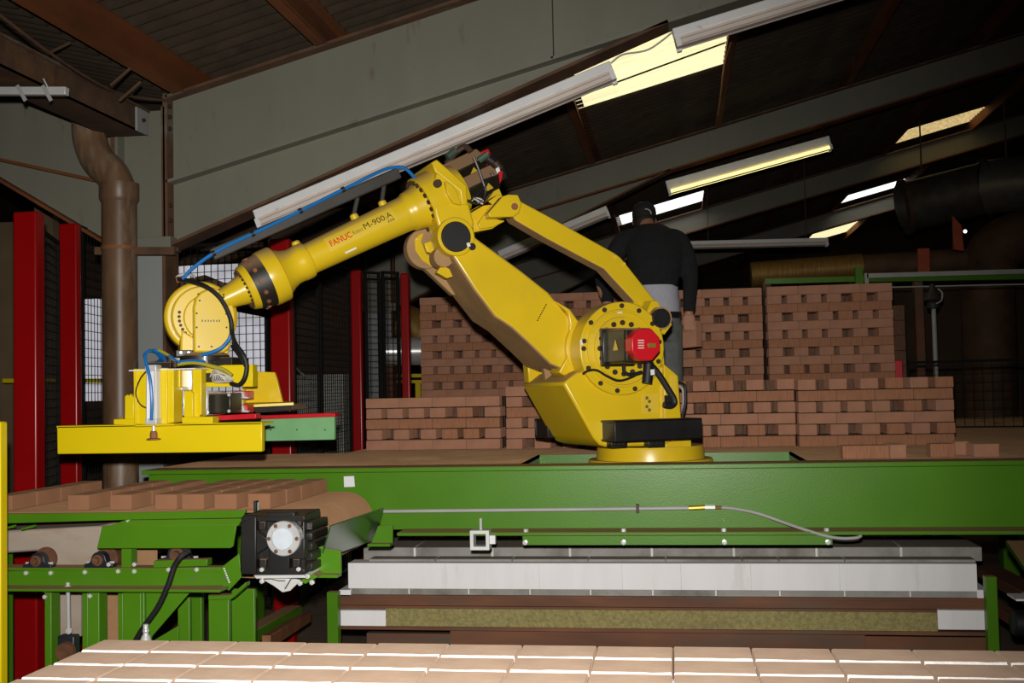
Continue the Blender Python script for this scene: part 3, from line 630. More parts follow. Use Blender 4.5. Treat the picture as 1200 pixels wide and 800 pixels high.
MB().lathe([(-0.004, 12.5*s_), (0.003, 13*s_)], c+V((0, 0.001, 0)), (0, 1, 0), 32).build('cover_disc', mat('cover_blue_white', (0.60, 0.66, 0.72), 0.5, var=0.06, scale=30), gh)
for k in range(6):
    a = math.pi/6+k*math.pi/3+math.pi/6; b1 = MB(); hexbolt(b1, c+V((math.cos(a)*17*s_, 0.002, math.sin(a)*17*s_)), (0, -1, 0), 0.0085, 0.005); b1.build('bolt', SHF, gh)
for u, v in ((307.5, 667), (350.5, 666.5)):
    b1 = MB(); hexbolt(b1, P(u, v, YG+0.01), (0, -1, 0), 0.009, 0.01); b1.build('bolt', ZNC, gh)
for (u0, v0, u1, v1) in ((300, 609, 314, 624), (345, 609, 356, 620), (301, 653, 315, 669), (340, 653, 354, 668)):
    pxprism(MB(), [(u0+3, v0+2), (u1-3, v0+2), (u1-3, v1-3), (u0+3, v1-3)], YG+0.035, 0.03).build('lug', BLD, gh, bevel=0.003)
g([(297, 674), (356, 673.5), (358, 677), (300, 678)], YG+0.02, 0.2, 'torque_plate', ALU); g([(318, 678), (340, 678), (333, 690), (334, 680), (326, 680)], YG+0.03, 0.02, 'torque_bracket', ALU)
g([(306, 678), (345, 677.5), (352, 680), (340, 692), (331, 694), (320, 686)], YG+0.12, 0.02, 'torque_bracket', ALU)
m2 = MB().box(P(297, 600, YG+0.03), P(303, 586, YG+0.06)); m2.build('sensor', RUB, cv, bevel=0.002); m2 = MB(); m2.box(P(302, 598, YG+0.028), P(304, 588, YG+0.05)); m2.build('sensor_clip', STL, cv)
for u, v in ((307.5, 680.5), (352, 683), (361, 675), (366, 682)):
    b1 = MB(); hexbolt(b1, P(u, v, YG+0.02), (0, -1, 0), 0.010, 0.008); b1.build('bolt', ZNC, cv)
g([(350, 681), (366, 672), (372, 676), (358, 684)], YG+0.1, 0.1, 'clip_plate')
# right end brackets, drum guard
g([(370, 641), (399, 645), (399.5, 672), (396, 674), (368, 674), (366, 668)], YC-0.1, 0.015, 'end_bracket')
g([(369, 640), (378, 640), (378, 648), (369, 648)], YC-0.1, 0.03, 'end_bracket'); a = P(368, 673, YC-.1); b = P(399, 673, YC-.1); MB().box((a.x, YC-0.14, a.z-0.006), (b.x, YC-0.085, a.z+0.006)).build('bracket_flange', GR, cv)
mb = MB()
q1, q2, q3, q4 = P(388, 616, 4.30), P(450, 595, 5.30), P(441, 632, 5.36), P(377, 655, 4.36)
nrm = (q2-q1).cross(q4-q1).normalized()*0.006; mb.prism([q1, q2, q3, q4], nrm); mb.build('drum_guard', mat('guard_green', (0.045, 0.13, 0.03), 0.22, var=0.2, scale=3, metal=0.3), cv, bevel=0.001)
g([(443, 616), (460, 615), (460, 637), (434, 638)], 5.2, 0.015, 'guard_bracket'); a = P(434, 637, 5.2); b = P(460, 637, 5.2); MB().box((a.x, 5.15, a.z-.006), (b.x, 5.22, a.z+.006)).build('bracket_flange', GR, cv)
# black cable
m2 = MB().tube(smooth_path([P(222, 645, YC-.10), P(212, 652, YC-.125), P(204, 664, YC-.125), P(197, 685, YC-.125), P(185, 711, YC-.12), P(168, 735, YC-.11), P(155, 757, YC-.10)]), 0.0115, 10)
tag(m2.build('black_cable', RUB), 'thick black cable hanging in front of the green conveyor frame', 'cable')
ln = thing('lever_knob', P(171, 753, 4.3), 'small pale cone with steel knob just behind the pavers', 'knob')
MB().lathe([(0, .03), (.04, .018), (.05, .011), (.09, .011)], P(171, 757, 4.3), (0, 0, 1), 16).build('cone', ALU, ln); MB().ball(P(171, 739, 4.3), .014, .014, .014).build('ball_knob', STL, ln)
# yellow upright at the left edge
ye = thing('yellow_upright', (P(2, 500, 4.0).x, 4.0, 0), 'narrow yellow upright cut by the left picture edge', 'post')
a = P(-14, 494, 4.0); b = P(0.5, 494, 4.0); MB().box((a.x, 4.0, 0), (b.x, 4.05, a.z)).build('post', Y3, ye, bevel=0.008)
m2 = MB()
for v in (517, 533, 549): m2.cyl(P(-2, v, 3.998), P(-2, v, 4.01), 0.005, n=10)
m2.build('hole', RUB, ye)
ORD = ['first', 'second', 'third', 'fourth', 'fifth', 'sixth', 'seventh', 'eighth', 'ninth', 'tenth', 'eleventh', 'twelfth', 'thirteenth', 'fourteenth', 'fifteenth', 'sixteenth']
# bricks on the belt
BKC = mat('unfired_brick', (0.31, 0.145, 0.072), 0.95, drough=0.3, var=0.08, scale=7, dust=(0.24, 0.125, 0.055, 0.7, 0.9))
bm_ = brick_mesh('conveyor_brick', 0.1, 0.192, 0.066, BKC)
for ci, u in enumerate((-10, 80, 129, 181, 213, 251, 291)):
    x = P(u, 590, 4.53).x+0.05
    for r in range(4):
        o = put(bm_, 'conveyor_brick', None, (x+random.uniform(-.003, .003), 4.53+0.096+r*0.196, ZBELT+0.035), random.uniform(-.012, .012))
        tag(o, 'brown brick on the conveyor belt, %s from front in %s column from left' % (ORD[r], ORD[ci]), 'brick', 'bricks waiting on the conveyor belt')
# green ledge behind the bricks at left end of platform handled by platform

# scrap channels on the floor between conveyor and kiln car
for (p_, q_, w_, m_, lb) in (((278, 752, 5.6), (345, 716, 6.6), 0.10, GR, 'dusty green channel lying on the floor left of the kiln car'), ((312, 752, 5.7), (360, 722, 6.7), 0.05, RST, 'narrow rusty channel lying beside the dusty green channel')):
    a = P(*p_); b = P(*q_); tag(MB().bar(a, b, w_, 0.07).build('floor_channel', m_, bevel=0.004), lb, 'channel')

# ================================================================== PAVERS in the foreground
ZP = 0.955; PL, PW, PH = 0.203, 0.142, 0.07
def paver_mesh(seed):
    rr = random.Random(seed); mb = MB(); l, w, h = PL-0.003, PW-0.002, PH; c = 0.017
    top = [(-l/2+.003, -w/2+c*1.0), (l/2-.003, -w/2+c*1.0), (l/2-.003, w/2-.003), (-l/2+.003, w/2-.003)]
    n = 9; mb.m = 0
    fr = [(-l/2+l*i/(n-1), -w/2) for i in range(n)]; tf = [(-l/2+.003+(l-.006)*i/(n-1), -w/2+c*rr.uniform(.75, 1.15)) for i in range(n)]
    jz = [rr.uniform(-.002, .0015) for _ in range(n)]
    v = [(x, y, h) for x, y in tf]+[(l/2-.003, w/2-.003, h), (-l/2+.003, w/2-.003, h)]+[(x, y, h-c+jz[i]) for i, (x, y) in enumerate(fr)]+[(x, y, 0) for x, y in fr]+[(l/2, w/2, h-.004), (-l/2, w/2, h-.004), (l/2, w/2, 0), (-l/2, w/2, 0)]
    a = n+2; b = a+n; e = b+n
    mb.add(v, [list(range(n))+[n, n+1]]); o = 0
    mb.m = 1
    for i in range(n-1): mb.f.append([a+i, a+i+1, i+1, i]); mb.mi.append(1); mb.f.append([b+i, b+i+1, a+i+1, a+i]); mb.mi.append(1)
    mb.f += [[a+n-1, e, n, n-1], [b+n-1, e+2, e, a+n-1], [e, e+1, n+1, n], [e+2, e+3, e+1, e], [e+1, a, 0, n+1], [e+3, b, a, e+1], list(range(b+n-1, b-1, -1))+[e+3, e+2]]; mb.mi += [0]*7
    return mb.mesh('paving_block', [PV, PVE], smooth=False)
pms = [paver_mesh(i) for i in range(7)]
for r in range(4):
    yb = 3.0-PW*r
    for i in range(15):
        x = -1.645+PL*(i+0.5)+random.uniform(-.0015, .0015)
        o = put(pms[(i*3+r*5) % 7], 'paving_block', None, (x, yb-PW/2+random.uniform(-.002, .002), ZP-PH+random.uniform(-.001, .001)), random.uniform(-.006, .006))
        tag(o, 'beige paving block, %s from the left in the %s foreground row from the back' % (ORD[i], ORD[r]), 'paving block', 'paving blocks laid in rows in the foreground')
pt = thing('block_table', (-0.2, 2.65, 0), 'low table of pale blocks carrying the foreground paving rows', 'table')
MB().box((-1.64, 2.43, ZP-PH-0.08), (1.40, 3.0, ZP-PH-0.002)).build('table_top', STB, pt)
for x in (-1.5, 1.25):
    for y in (2.5, 2.9): MB().box((x-0.04, y-0.04, 0), (x+0.04, y+0.04, ZP-PH-0.08)).build('leg', GR, pt)

# ================================================================== FENCE
def post(u0, u1, vt, Y, label, w2=0.09):
    a = P(u0, vt, Y); b = P(u1, vt, Y)
    t = thing('fence_post', ((a.x+b.x)/2, Y, 0), label, 'fence post', 'red safety fence posts')
    MB().box((a.x, Y, 0.012), (b.x-0.02, Y+w2, a.z)).build('post', RED, t, bevel=0.012, seg=3); MB().box((a.x-0.06, Y-0.05, 0), (b.x+0.06, Y+w2+0.05, 0.012)).build('foot_plate', RED, t)
    return V((a.x, Y, a.z)), V((b.x, Y, a.z))
pA = post(14.5, 46, 248, 5.55, 'widest red fence post at far left')
pB = post(68, 93, 262, 6.3, 'red fence post second from left, under the sloping haunch', 0.06)
pC = post(315, 342, 280, 6.95, 'red fence post behind the robot forearm', 0.08)
pD = post(410, 425, 316, 8.6, 'red fence post left of the low front brick pack', 0.06)
pE = post(468.5, 481, 320, 8.9, 'red fence post nearest the tall rear brick packs', 0.05)
def mesh_panel(p, q, z0, z1, label, pitch=0.05, r=0.0022, frame=0.022):
    p = V((p[0], p[1], 0)); q = V((q[0], q[1], 0)); d = (q-p); L = d.length; d.normalize()
    t = thing('mesh_panel', (p.x, p.y, z0), label, 'mesh fence', 'black wire mesh fence panels')
    w = MB(); n = int(L/pitch); m_ = int((z1-z0)/pitch)
    sd = V((d.y, -d.x, 0))
    def thin(a, b): w.obox((a+b)/2, (b-a)/2, sd*r, (b-a).normalized().cross(sd)*r)
    for i in range(1, n): a = p+d*(i*pitch); thin(a+V((0, 0, z0)), a+V((0, 0, z1)))
    for j in range(1, m_+1): thin(p+V((0, 0, z0+j*pitch)), p+d*L+V((0, 0, z0+j*pitch)))
    tag(w.build('wire_mesh', WIR, t, smooth=False, fix=False), kind='stuff')
    for e in (p+d*frame/2, p+d*(L-frame/2)): MB().bar(e+V((0, 0, z0)), e+V((0, 0, z1)), frame, frame, up=sd).build('frame_upright', WIR, t)
    for z in (z0, z1): MB().bar(p+V((0, 0, z)), p+d*L+V((0, 0, z)), frame, frame).build('frame_rail', WIR, t)
    return t
def mp(u0, Y0, u1, Y1, vt, label, **k):
    a = P(u0, vt, Y0); b = P(u1, vt, Y1); return mesh_panel(a, b, 0.25, max(a.z, b.z), label, **k)
mp(46, 5.7, 68, 6.25, 285, 'mesh panel between the two left red posts')
mp(95, 6.9, 143, 7.7, 285, 'mesh panel between the second red post and the downpipe', pitch=0.06)
mp(200, 7.25, 313, 7.1, 290, 'mesh panel with bright window behind, under the robot wrist', pitch=0.055)
mp(343, 7.1, 372, 7.75, 315, 'narrow mesh panel right of the post behind the forearm')
mp(374, 7.8, 409, 8.55, 315, 'mesh panel left of the front brick pack post')
mp(426, 8.65, 445, 8.75, 320, 'narrow mesh panel between the two right red posts, left one')
mp(447, 8.76, 467, 8.88, 320, 'narrow mesh panel between the two right red posts, right one')
# things behind the fence
cab = thing('pale_cabinet', P(375, 520, 9.6), 'pale grey cabinet behind the mesh beside the red post', 'cabinet')
a = P(338, 520, 9.6); b = P(402, 438, 9.6); MB().box((a.x, 9.6, 0), (b.x, 10.0, b.z)).build('body', mat('cabinet_grey', (0.42, 0.42, 0.38), 0.7), cab, bevel=0.01); MB().box((a.x+.02, 9.585, a.z), (b.x-.02, 9.6, b.z-.03)).build('door', MATS['cabinet_grey'], cab, bevel=0.004)
m2 = MB().tube([P(340, 380, 9.5), P(345, 430, 9.5), P(368, 450, 9.5), P(366, 468, 9.5), P(350, 470, 9.5), P(350, 520, 9.5), V((P(350, 520, 9.5).x, 9.5, 0))], 0.012, 8); tag(m2.build('conduit', GRH), 'bent grey conduit in front of the pale cabinet', 'conduit')
ym = thing('yellow_machine', P(455, 470, 12.5), 'yellow machine frame seen between the two right red posts', 'machine')
MB().bar(P(446, 440, 12.5), P(495, 440, 12.5), 0.05, 0.04).build('upper_rail', Y3, ym); MB().bar(P(446, 447, 12.5), P(495, 447, 12.5), 0.05, 0.035).build('lower_rail', Y3, ym); MB().bar(P(449, 470, 12.5), P(462, 452, 12.5), 0.04, 0.06).build('brace', Y3, ym)
for u in (448, 490): a = P(u, 447, 12.5); MB().box((a.x-.03, 12.48, 0), (a.x+.03, 12.54, a.z)).build('leg', Y3, ym)
bd = thing('silver_drum', P(456, 430, 12.0), 'shiny silver drum end between the two right red posts', 'drum')
MB().lathe([(0, .14), (.02, .155), (.5, .155), (.52, .14)], P(449, 412, 12), (1, .3, 0), 28).build('shell', STL, bd); a = P(456, 425, 12); MB().box((a.x-.05, 11.95, 0), (a.x+.05, 12.15, a.z)).build('stand', STB, bd)
yr = thing('yellow_rails', P(50, 520, 8.6), 'yellow striped guard rail behind the left red posts', 'rail')
MB().bar(P(5, 446, 8.6), P(118, 446, 8.6), 0.05, 0.035).build('rail', Y3, yr)
for i in range(10): MB().box(P(46, 456+i*13.5, 8.6), P(53, 449+i*13.5, 8.63)).build('stripe', Y3, yr)
a = P(49.5, 446, 8.64); MB().box((a.x-.03, 8.64, 0), (a.x+.03, 8.67, a.z)).build('upright', STB, yr)
pi = thing('brown_pipe', P(480, 400, 12.6), 'brown lagged pipe behind the red post beside the rear bricks', 'pipe')
MB().tube(smooth_path([P(470, 375, 12.6), P(490, 385, 12.6), P(520, 430, 12.6), P(540, 520, 12.6)]), 0.2, 16).build('lagging', INS, pi)

# ================================================================== ROBOT
PHI = math.radians(30)
RH = V((-math.cos(PHI), -math.sin(PHI), 0))                  # heading of the arm
RL = V((math.sin(PHI), -math.cos(PHI), 0))                   # sideways, toward the photographer
RB = P(762, 536, 5.95); RB.z = 0
rb = thing('robot_arm', (RB.x, RB.y, ZD-0.11), 'large yellow industrial robot arm bolted on the green platform', 'robot')
def R(u, v, lat=0.0):
    d = ray(u, v); o = RB+RL*lat; t = (o-CC).dot(RL)/d.dot(RL); return CC+d*t
def rprism(poly, l0, l1, mb=None, **k):
    mb = mb or MB(); return mb.prism([R(u, v, l0) for u, v in poly], RL*(l1-l0), **k)
def circ(u, v, r, n=28, a0=0, a1=360): return [(u+r*math.cos(math.radians(a0+(a1-a0)*i/n))*0.90, v+r*math.sin(math.radians(a0+(a1-a0)*i/n))) for i in range(n+(0 if a1-a0 == 360 else 1))]
def rcyl(u, v, rpx, l0, l1, n=32, r2=None):                  # round about a sideways axis; (u,v) seen at l1
    c = R(u, v, l1); s = pxm(c); return MB().lathe([(0, rpx*s), (abs(l1-l0), (r2 or rpx)*s)], c+RL*(l0-l1), RL*(1 if l1 > l0 else -1), n)
def rbolts(c, axis, r, n, parent, m=BOLT, rad=0.012, h=0.008, a0=0, a1=360, up=None):
    a, b = frame_of(axis, up)
    for i in range(n):
        t = math.radians(a0+(a1-a0)*i/(n if a1-a0 == 360 else n-1)); q = MB(); p = V(c)+(a*math.cos(t)+b*math.sin(t))*r
        q.lathe([(-0.004, rad), (h, rad), (h*.9, rad*.55), (h*.4, rad*.5)], p, axis, 8); q.build('bolt', m, parent)
# foot
zf = ZD-0.11
ax = V((RB.x, RB.y, 0)); rpl = 72.5*pxm(V((RB.x, RB.y, 1.25)))
bp = MB().lathe([(0, rpl), (0.095, rpl), (0.105, rpl*.985), (0.105, rpl*0.87), (0.16, rpl*0.86), (0.175, rpl*.845)], (ax.x, ax.y, zf), (0, 0, 1), 56).build('base_ring', Y1, rb)
# turret lower body
n_ = 0.27; 
TB = [(660, 449), (676, 436), (700, 432), (778, 428), (795, 441), (799, 490), (800, 512), (778, 522), (712, 524), (703, 521), (696, 513)]
rprism(TB, n_, -n_).build('turret', Y1, rb, bevel=0.012)
# near cheek with round boss
CH = circ(728, 408, 56, 26, 130, 415)+[(777, 430), (778, 470), (690, 470), (676, 440)]
sb_ = rprism(circ(729, 408, 55, 40), n_+0.03, n_-0.10).build('shoulder_boss', Y1, rb, bevel=0.006)
rprism([(778, 426), (795, 440), (800, 512), (779, 516)], n_+0.025, n_-0.12).build('rear_column', Y1, rb, bevel=0.006)
rprism([(744, 352), (776, 384), (780, 440), (700, 452)], n_-0.01, n_-0.08).build('cheek_plate', Y1, rb, bevel=0.005)
sc_ = R(729, 408, n_+0.03); ps = pxm(sc_)
MB().lathe([(0, 46*ps), (0.006, 45.5*ps), (0.006, 43*ps), (0.0, 42.5*ps)], sc_, RL, 48, cap=False).build('boss_rim', Y1, rb)
rc_ = MB().lathe([(0, 37*ps), (0.008, 36.5*ps), (0.008, 20*ps)], sc_-RL*0.0005, RL, 48).build('reducer_cover', Y1, rb)
rbolts(sc_+RL*0.0, RL, 50*ps, 14, sb_, a0=10, rad=0.0125, up=(0, 0, 1))
rbolts(sc_+RL*0.009, RL, 30*ps, 16, rc_, a0=0, rad=0.0135, up=(0, 0, 1))
# far cheek
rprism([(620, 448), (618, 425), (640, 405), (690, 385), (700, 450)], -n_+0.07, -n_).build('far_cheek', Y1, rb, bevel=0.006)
rprism([(640, 449), (636, 420), (655, 395), (680, 400), (680, 449)], -0.02, -0.06).build('inner_rib', Y2, rb, bevel=0.004)
# upper arm
AN = 0.155; AF = -0.19
UA = [(530, 300), (556, 340), (580, 371), (600, 384), (630, 412), (645, 427), (662, 434), (700, 440), (722, 420), (715, 392), (690, 382), (668, 372), (643, 342), (610, 316), (559, 279), (548, 268)]
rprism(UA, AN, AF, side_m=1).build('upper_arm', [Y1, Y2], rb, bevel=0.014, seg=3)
rcyl(700, 408, 40, -0.05, n_-0.09, 40).build('arm_root', Y1, rb, bevel=0.004)
rprism([(650, 352), (666, 366), (668, 380), (664, 420), (655, 436), (662, 440), (682, 430), (684, 385), (668, 362)], AN+0.02, AN-0.1).build('arm_flange', Y1, rb, bevel=0.006)
# fork at the elbow
rcyl(535, 277, 23, AN-0.10, AN+0.015, 36).build('elbow_cheek', Y1, rb, bevel=0.006)
rcyl(535, 277, 18, AN, AN+0.03, 36).build('elbow_cap', RUB, rb, bevel=0.003, label='black round elbow cap')
ec = R(535, 277, AN+0.03); MB().lathe([(0, .018), (.008, .018)], R(553, 289, AN+0.012), RL, 16).build('cap_plug', RUB, rb)
rprism([(546.5, 285), (549.5, 284), (551.5, 288), (548, 290)], AN+0.031, AN+0.034).build('cap_tag', WHT, rb)
rcyl(500, 291, 24, AF, AF+0.07, 36).build('far_elbow_cheek', Y2, rb, bevel=0.006)
rprism([(478, 286), (482, 298), (492, 309), (530, 345), (560, 350), (545, 300), (520, 280), (505, 272), (490, 270)], AF+0.06, AF+0.005).build('far_fork_arm', Y2, rb, bevel=0.006)
rprism([(486, 280), (492, 274), (497, 272), (494, 283), (500, 297), (515, 308), (512, 316), (495, 305), (487, 293)], AF+0.075, AF+0.05).build('fork_rib', Y1, rb, bevel=0.004)
rprism([(497, 285), (508, 281), (513, 292), (508, 297), (500, 295)], 0.02, 0.0).build('fork_web', Y1, rb, bevel=0.004)
rprism([(512, 319), (518, 310), (527, 315), (531, 324), (524, 326)], AN-0.08, AN-0.12).build('fork_web', Y1, rb, bevel=0.003)
rcyl(520, 301, 12, 0.02, 0.1, 24).build('fork_boss', Y2, rb)
# forearm
def yax(u): return 249.5+(477-u)*0.47
FA = lambda u: R(u, yax(u), 0.0)
FO = FA(545); FD = (FA(265)-FO).normalized()
def fl_(prof, mbm=None):
    return [((FA(u)-FO).dot(FD), r*pxm(FA(u))) for u, r in prof]
fa = MB().lathe(fl_([(538, 20), (537, 29), (526, 33.5), (512, 35), (499, 34.6), (494.5, 34.2), (494, 33.8), (494, 26.5), (490, 25.5), (483, 24), (479, 23.3), (477, 21.6), (473, 20.8), (366, 18.6), (362, 18.5), (361, 21.0), (358, 22), (352, 22), (348, 21.2), (342, 21.6), (336, 24), (331, 27.5), (328, 30), (327, 33.2), (325, 33.8), (314, 33.8), (311, 33.2), (311, 20)]), FO, FD, 56)
fo_ = fa.build('forearm', Y1, rb, ang=28)
fr_ = MB().lathe(fl_([(311, 20), (311, 32.4), (302, 31.5), (294, 29.5), (294, 18)]), FO, FD, 56).build('forearm_ring', BLD, rb, label='black bolted ring on the forearm')
wn_ = MB().lathe(fl_([(294, 18), (294, 28.6), (288.5, 26.8), (287, 25.8), (287, 18.2), (281, 17), (272, 14.6), (262, 13.2), (245, 13)]), FO, FD, 48).build('wrist_neck', Y1, rb, ang=28)
UPF = FD.cross(RL).normalized()
def ringb(u, r, n, par, m=BOLT, rad=0.011, d=FD): c = FA(u); rbolts(c, d, r*pxm(c), n, par, m, rad, up=UPF)
ringb(493.6, 30, 22, fo_); ringb(286.8, 22.5, 26, wn_, BOLT, 0.006)
c = FA(301)
for i in range(14):                                          # radial studs on the black ring
    t = 2*math.pi*i/14; a, b = frame_of(FD, UPF); d = a*math.cos(t)+b*math.sin(t); q = MB(); q.lathe([(0, .011), (.008, .010)], c+d*30.5*pxm(c), d, 8); q.build('stud', RST, fr_)
# label on the barrel
AXD = -FD; pc = FA(417); vn = (CC-pc); vn = (vn-AXD*vn.dot(AXD)).normalized(); vb = vn.cross(AXD).normalized()
if vb.z < 0: vb = -vb
def onbar(x, y, lift, u0=417):
    q = pc+AXD*x; k = (q-FO).dot(FD); prof = fl_([(366, 18.6), (473, 20.8)]); (k1, r1), (k0, r0) = prof[0], prof[1]
    r = r0+(r1-r0)*(k-k0)/(k1-k0)+lift; t = y/r+0.30; return q+(vn*math.cos(t)+vb*math.sin(t))*r
x0 = (FA(382)-pc).dot(AXD); x1 = (FA(459)-pc).dot(AXD); hh = 0.036
mb = MB(); n = 8
for i in range(n+1):
    for x in (x0, x1): mb.v.append(onbar(x, -hh+2*hh*i/n, 0.0012))
for i in range(n): mb.f.append([2*i, 2*i+1, 2*i+3, 2*i+2]); mb.mi.append(0)
nl_ = mb.build('name_label', Y4, rb, fix=False)
def text(s, size, xstart, xend, ybase, m, bold=0.0, shear=0.0, fn=None, parent=None, name='lettering'):
    cu = bpy.data.curves.new('t', 'FONT'); cu.body = s; cu.size = size; cu.offset = bold; cu.shear = shear; cu.resolution_u = 3
    ob = bpy.data.objects.new('t', cu); COL.objects.link(ob); dg = bpy.context.evaluated_depsgraph_get(); me = bpy.data.meshes.new_from_object(ob.evaluated_get(dg)); bpy.data.objects.remove(ob)
    xs = [v.co.x for v in me.vertices]; a, b = min(xs), max(xs); mb = MB()
    mb.v = [fn(xstart+(v.co.x-a)/(b-a)*(xend-xstart), ybase+v.co.y, 0) for v in me.vertices]; mb.f = [list(p.vertices) for p in me.polygons]; mb.mi = [0]*len(mb.f)
    bpy.data.meshes.remove(me); return mb.build(name, m, parent, smooth=False, fix=False)
bar_fn = lambda x, y, z: onbar(x, y, 0.0024)
xx = lambda u: (FA(u)-pc).dot(AXD)
text('FANUC', 0.042, xx(385), xx(409.5), -0.016, TXR, 0.0007, fn=bar_fn, parent=nl_)
text('Robot', 0.030, xx(411), xx(423), -0.012, TXG, 0.0, 0.2, fn=bar_fn, parent=nl_)
text('M-900', 0.042, xx(424.5), xx(448), -0.012, TXK, 0.0, fn=bar_fn, parent=nl_)
text('i', 0.040, xx(448.6), xx(450), -0.012, TXK, 0.0, 0.3, fn=bar_fn, parent=nl_)
text('A', 0.042, xx(450.3), xx(456), -0.012, TXK, 0.0, fn=bar_fn, parent=nl_)
text('350', 0.018, xx(448.5), xx(456.5), -0.031, TXK, 0.0002, fn=bar_fn, parent=nl_)
# small white mark under barrel
mb = MB().obox(onbar(xx(402), -0.075, 0.002), AXD*0.03, vn*0.003, vb*0.004); mb.build('stripe_mark', WHT, rb)
# bosses + tray posts on top of the forearm
for u, um in ((357, 0), (425, 419), (458, 450)):
    c = FA(u)+UPF*(1 if UPF.z > 0 else -1)*0.0; up_ = UPF if UPF.z > 0 else -UPF; r = 19*pxm(c)
    MB().lathe([(0, .022), (.028, .020), (.034, .014)], c+up_*(r-.006), up_, 14).build('pad_boss', Y1, rb)
    if um: MB().cyl(c+up_*(r+.02), R(um, yax(um)-45, 0.0), 0.011, n=10).build('tray_post', TRY, rb)
MB().bar(R(248, 299, 0.03), R(467, 203, 0.03), 0.05, 0.055).build('cable_tray', TRY, rb, bevel=0.006)
MB().tube(smooth_path([R(214, 327, .04), R(224, 316, .05), R(245, 300, .06), R(270, 286, .06), R(300, 272, .06), R(350, 248, .06), R(400, 223, .06), R(445, 201, .06), R(462, 196, .06), R(474, 197, .06), R(484, 206, .05), R(489, 214, .03)]), 0.0085, 10).build('air_hose', BLU, rb, label='blue air hose')
for u, v in ((250, 297), (296, 274), (352, 247), (402, 222)): MB().lathe([(-.008, .0135), (.008, .0135)], R(u, v, .06), R(u+10, v-5, .06)-R(u, v, .06), 10).build('cable_tie', RUB, rb)
# elbow housing, motor plate, motors
rprism([(513, 199), (548, 232), (556, 262), (552, 280), (528, 283), (516, 272), (510, 252), (506, 225)], 0.14, -0.02).build('elbow_casting', Y1, rb, bevel=0.012, seg=3)
rprism([(506, 190), (512, 186.5), (547, 217), (548, 240), (541, 240), (539, 224), (510, 201)], 0.15, -0.16).build('motor_plate', Y1, rb, bevel=0.006)
rprism([(522, 212), (531, 217), (536, 226), (541, 240), (532, 238), (524, 226)], 0.17, 0.1).build('casting_rib', Y1, rb, bevel=0.004)
MB().lathe([(0, .02), (.02, .02)], R(512, 215.5, 0.15), RL, 14).build('plug', BOLT, rb)
UPR = UPF if UPF.z > 0 else -UPF
def motor(u0, v0, u1, v1, lat, wpx, tri):
    a = R(u0, v0, lat); b = R(u1, v1, lat); d = (b-a).normalized(); s = wpx*pxm(a)
    upv = (UPR-d*UPR.dot(d)).normalized(); e1 = (RL*.8+upv*.75).normalized(); e2 = d.cross(e1).normalized(); mo = MB().obox((a+b)/2, d*(b-a).length/2, e1*s*.95, e2*s*.95).build('motor', MOT, rb, bevel=0.008)
    MB().obox(b+d*0.02, d*0.025, RL*s*.7, upv*s*.75).build('motor_cap', RED2 if tri == 1 else MOT, mo, bevel=0.006)
    e3 = -e2 if e2.z > 0 else e2; e4 = e1 if e1.z > 0 else -e1; p = (a+b)/2+e3*(s*.95+.001)+d*0.03; MB().prism([p-d*.028-e4*.02, p+d*.028-e4*.02, p+e4*.028], e3*0.002).build('warning_triangle', Y4, mo)
    return a, b, d, upv, s
motor(522, 208, 565, 187, -0.06, 11.5, 1); motor(540, 226, 581, 206, 0.05, 11.5, 2)
MB().tube(smooth_path([R(523, 192, -.1), R(535, 178, -.08), R(545, 172, -.06), R(552, 178, -.04)]), 0.016, 8).build('connector', BOLT, rb)
MB().cyl(R(561, 188, .08), R(572, 180, .1), 0.018, n=10).build('connector', mat('plug_green', (.05, .09, .06), .5), rb); MB().cyl(R(524, 184, -.02), R(534, 176, -.02), 0.018, n=10).build('connector', MATS['plug_green'], rb)
MB().cyl(R(570, 184, .06), R(578, 190, .06), 0.024, n=12).build('connector', BLK, rb); MB().cyl(R(580, 190, .08), R(586, 198, .08), 0.02, n=12).build('connector', BOLT, rb)
rprism([(580.5, 198), (584, 195.5), (586, 200), (582.5, 203)], 0.13, 0.132).build('cable_tag', WHT, rb); rprism([(585, 199), (589, 202), (587, 212), (585.5, 215), (584.5, 206)], 0.12, 0.124).build('ribbon', RED2, rb)
for pts in ([(555, 184), (560, 196), (566, 213), (569, 224), (566, 234), (558, 238), (548, 235)], [(575, 202), (578, 207), (572, 210), (565, 212)], [(570, 213), (566, 222), (556, 230), (552, 236)]):
    MB().tube(smooth_path([R(u, v, .14) for u, v in pts]), 0.0075, 8).build('motor_cable', BLK, rb)
for i in range(4): MB().tube(smooth_path([R(552+i, 238-i*2, .15), R(558, 231+i, .15), R(566, 233+i*2, .15), R(560, 239-i, .15)]), 0.004, 6).build('motor_cable', WIRW if i % 2 else BLK, rb)
# rear lever and tie link
rprism([(548, 236), (552, 247), (570, 236), (580, 222), (585, 220), (590, 232), (575, 252), (565, 255), (553, 264)], -0.02, -0.10).build('rear_lever', Y1, rb, bevel=0.006)
rprism([(552, 247), (572, 237), (576, 240), (560, 262), (563, 268), (578, 266), (592, 259), (575, 254.5), (572, 250), (589, 230), (583, 228), (566, 240)], 0.10, 0.0).build('rear_lever', Y1, rb, bevel=0.004)
rprism([(551, 250), (580, 232), (586, 240), (570, 256), (592, 258), (577, 268), (556, 272)], 0.08, -0.04).build('rear_bracket', Y1, rb, bevel=0.005)
rprism([(572, 250), (589, 230), (596, 227.5), (607, 228), (611.5, 238), (608.5, 249), (602, 254), (574, 254.5)], 0.20, 0.14).build('link_lug', Y1, rb, bevel=0.005)
MB().lathe([(0, 4.2*pxm(R(603, 242, .2))), (.004, 4.2*pxm(R(603, 242, .2)))], R(603, 242, .2), RL, 18).build('link_pin', RST, rb)
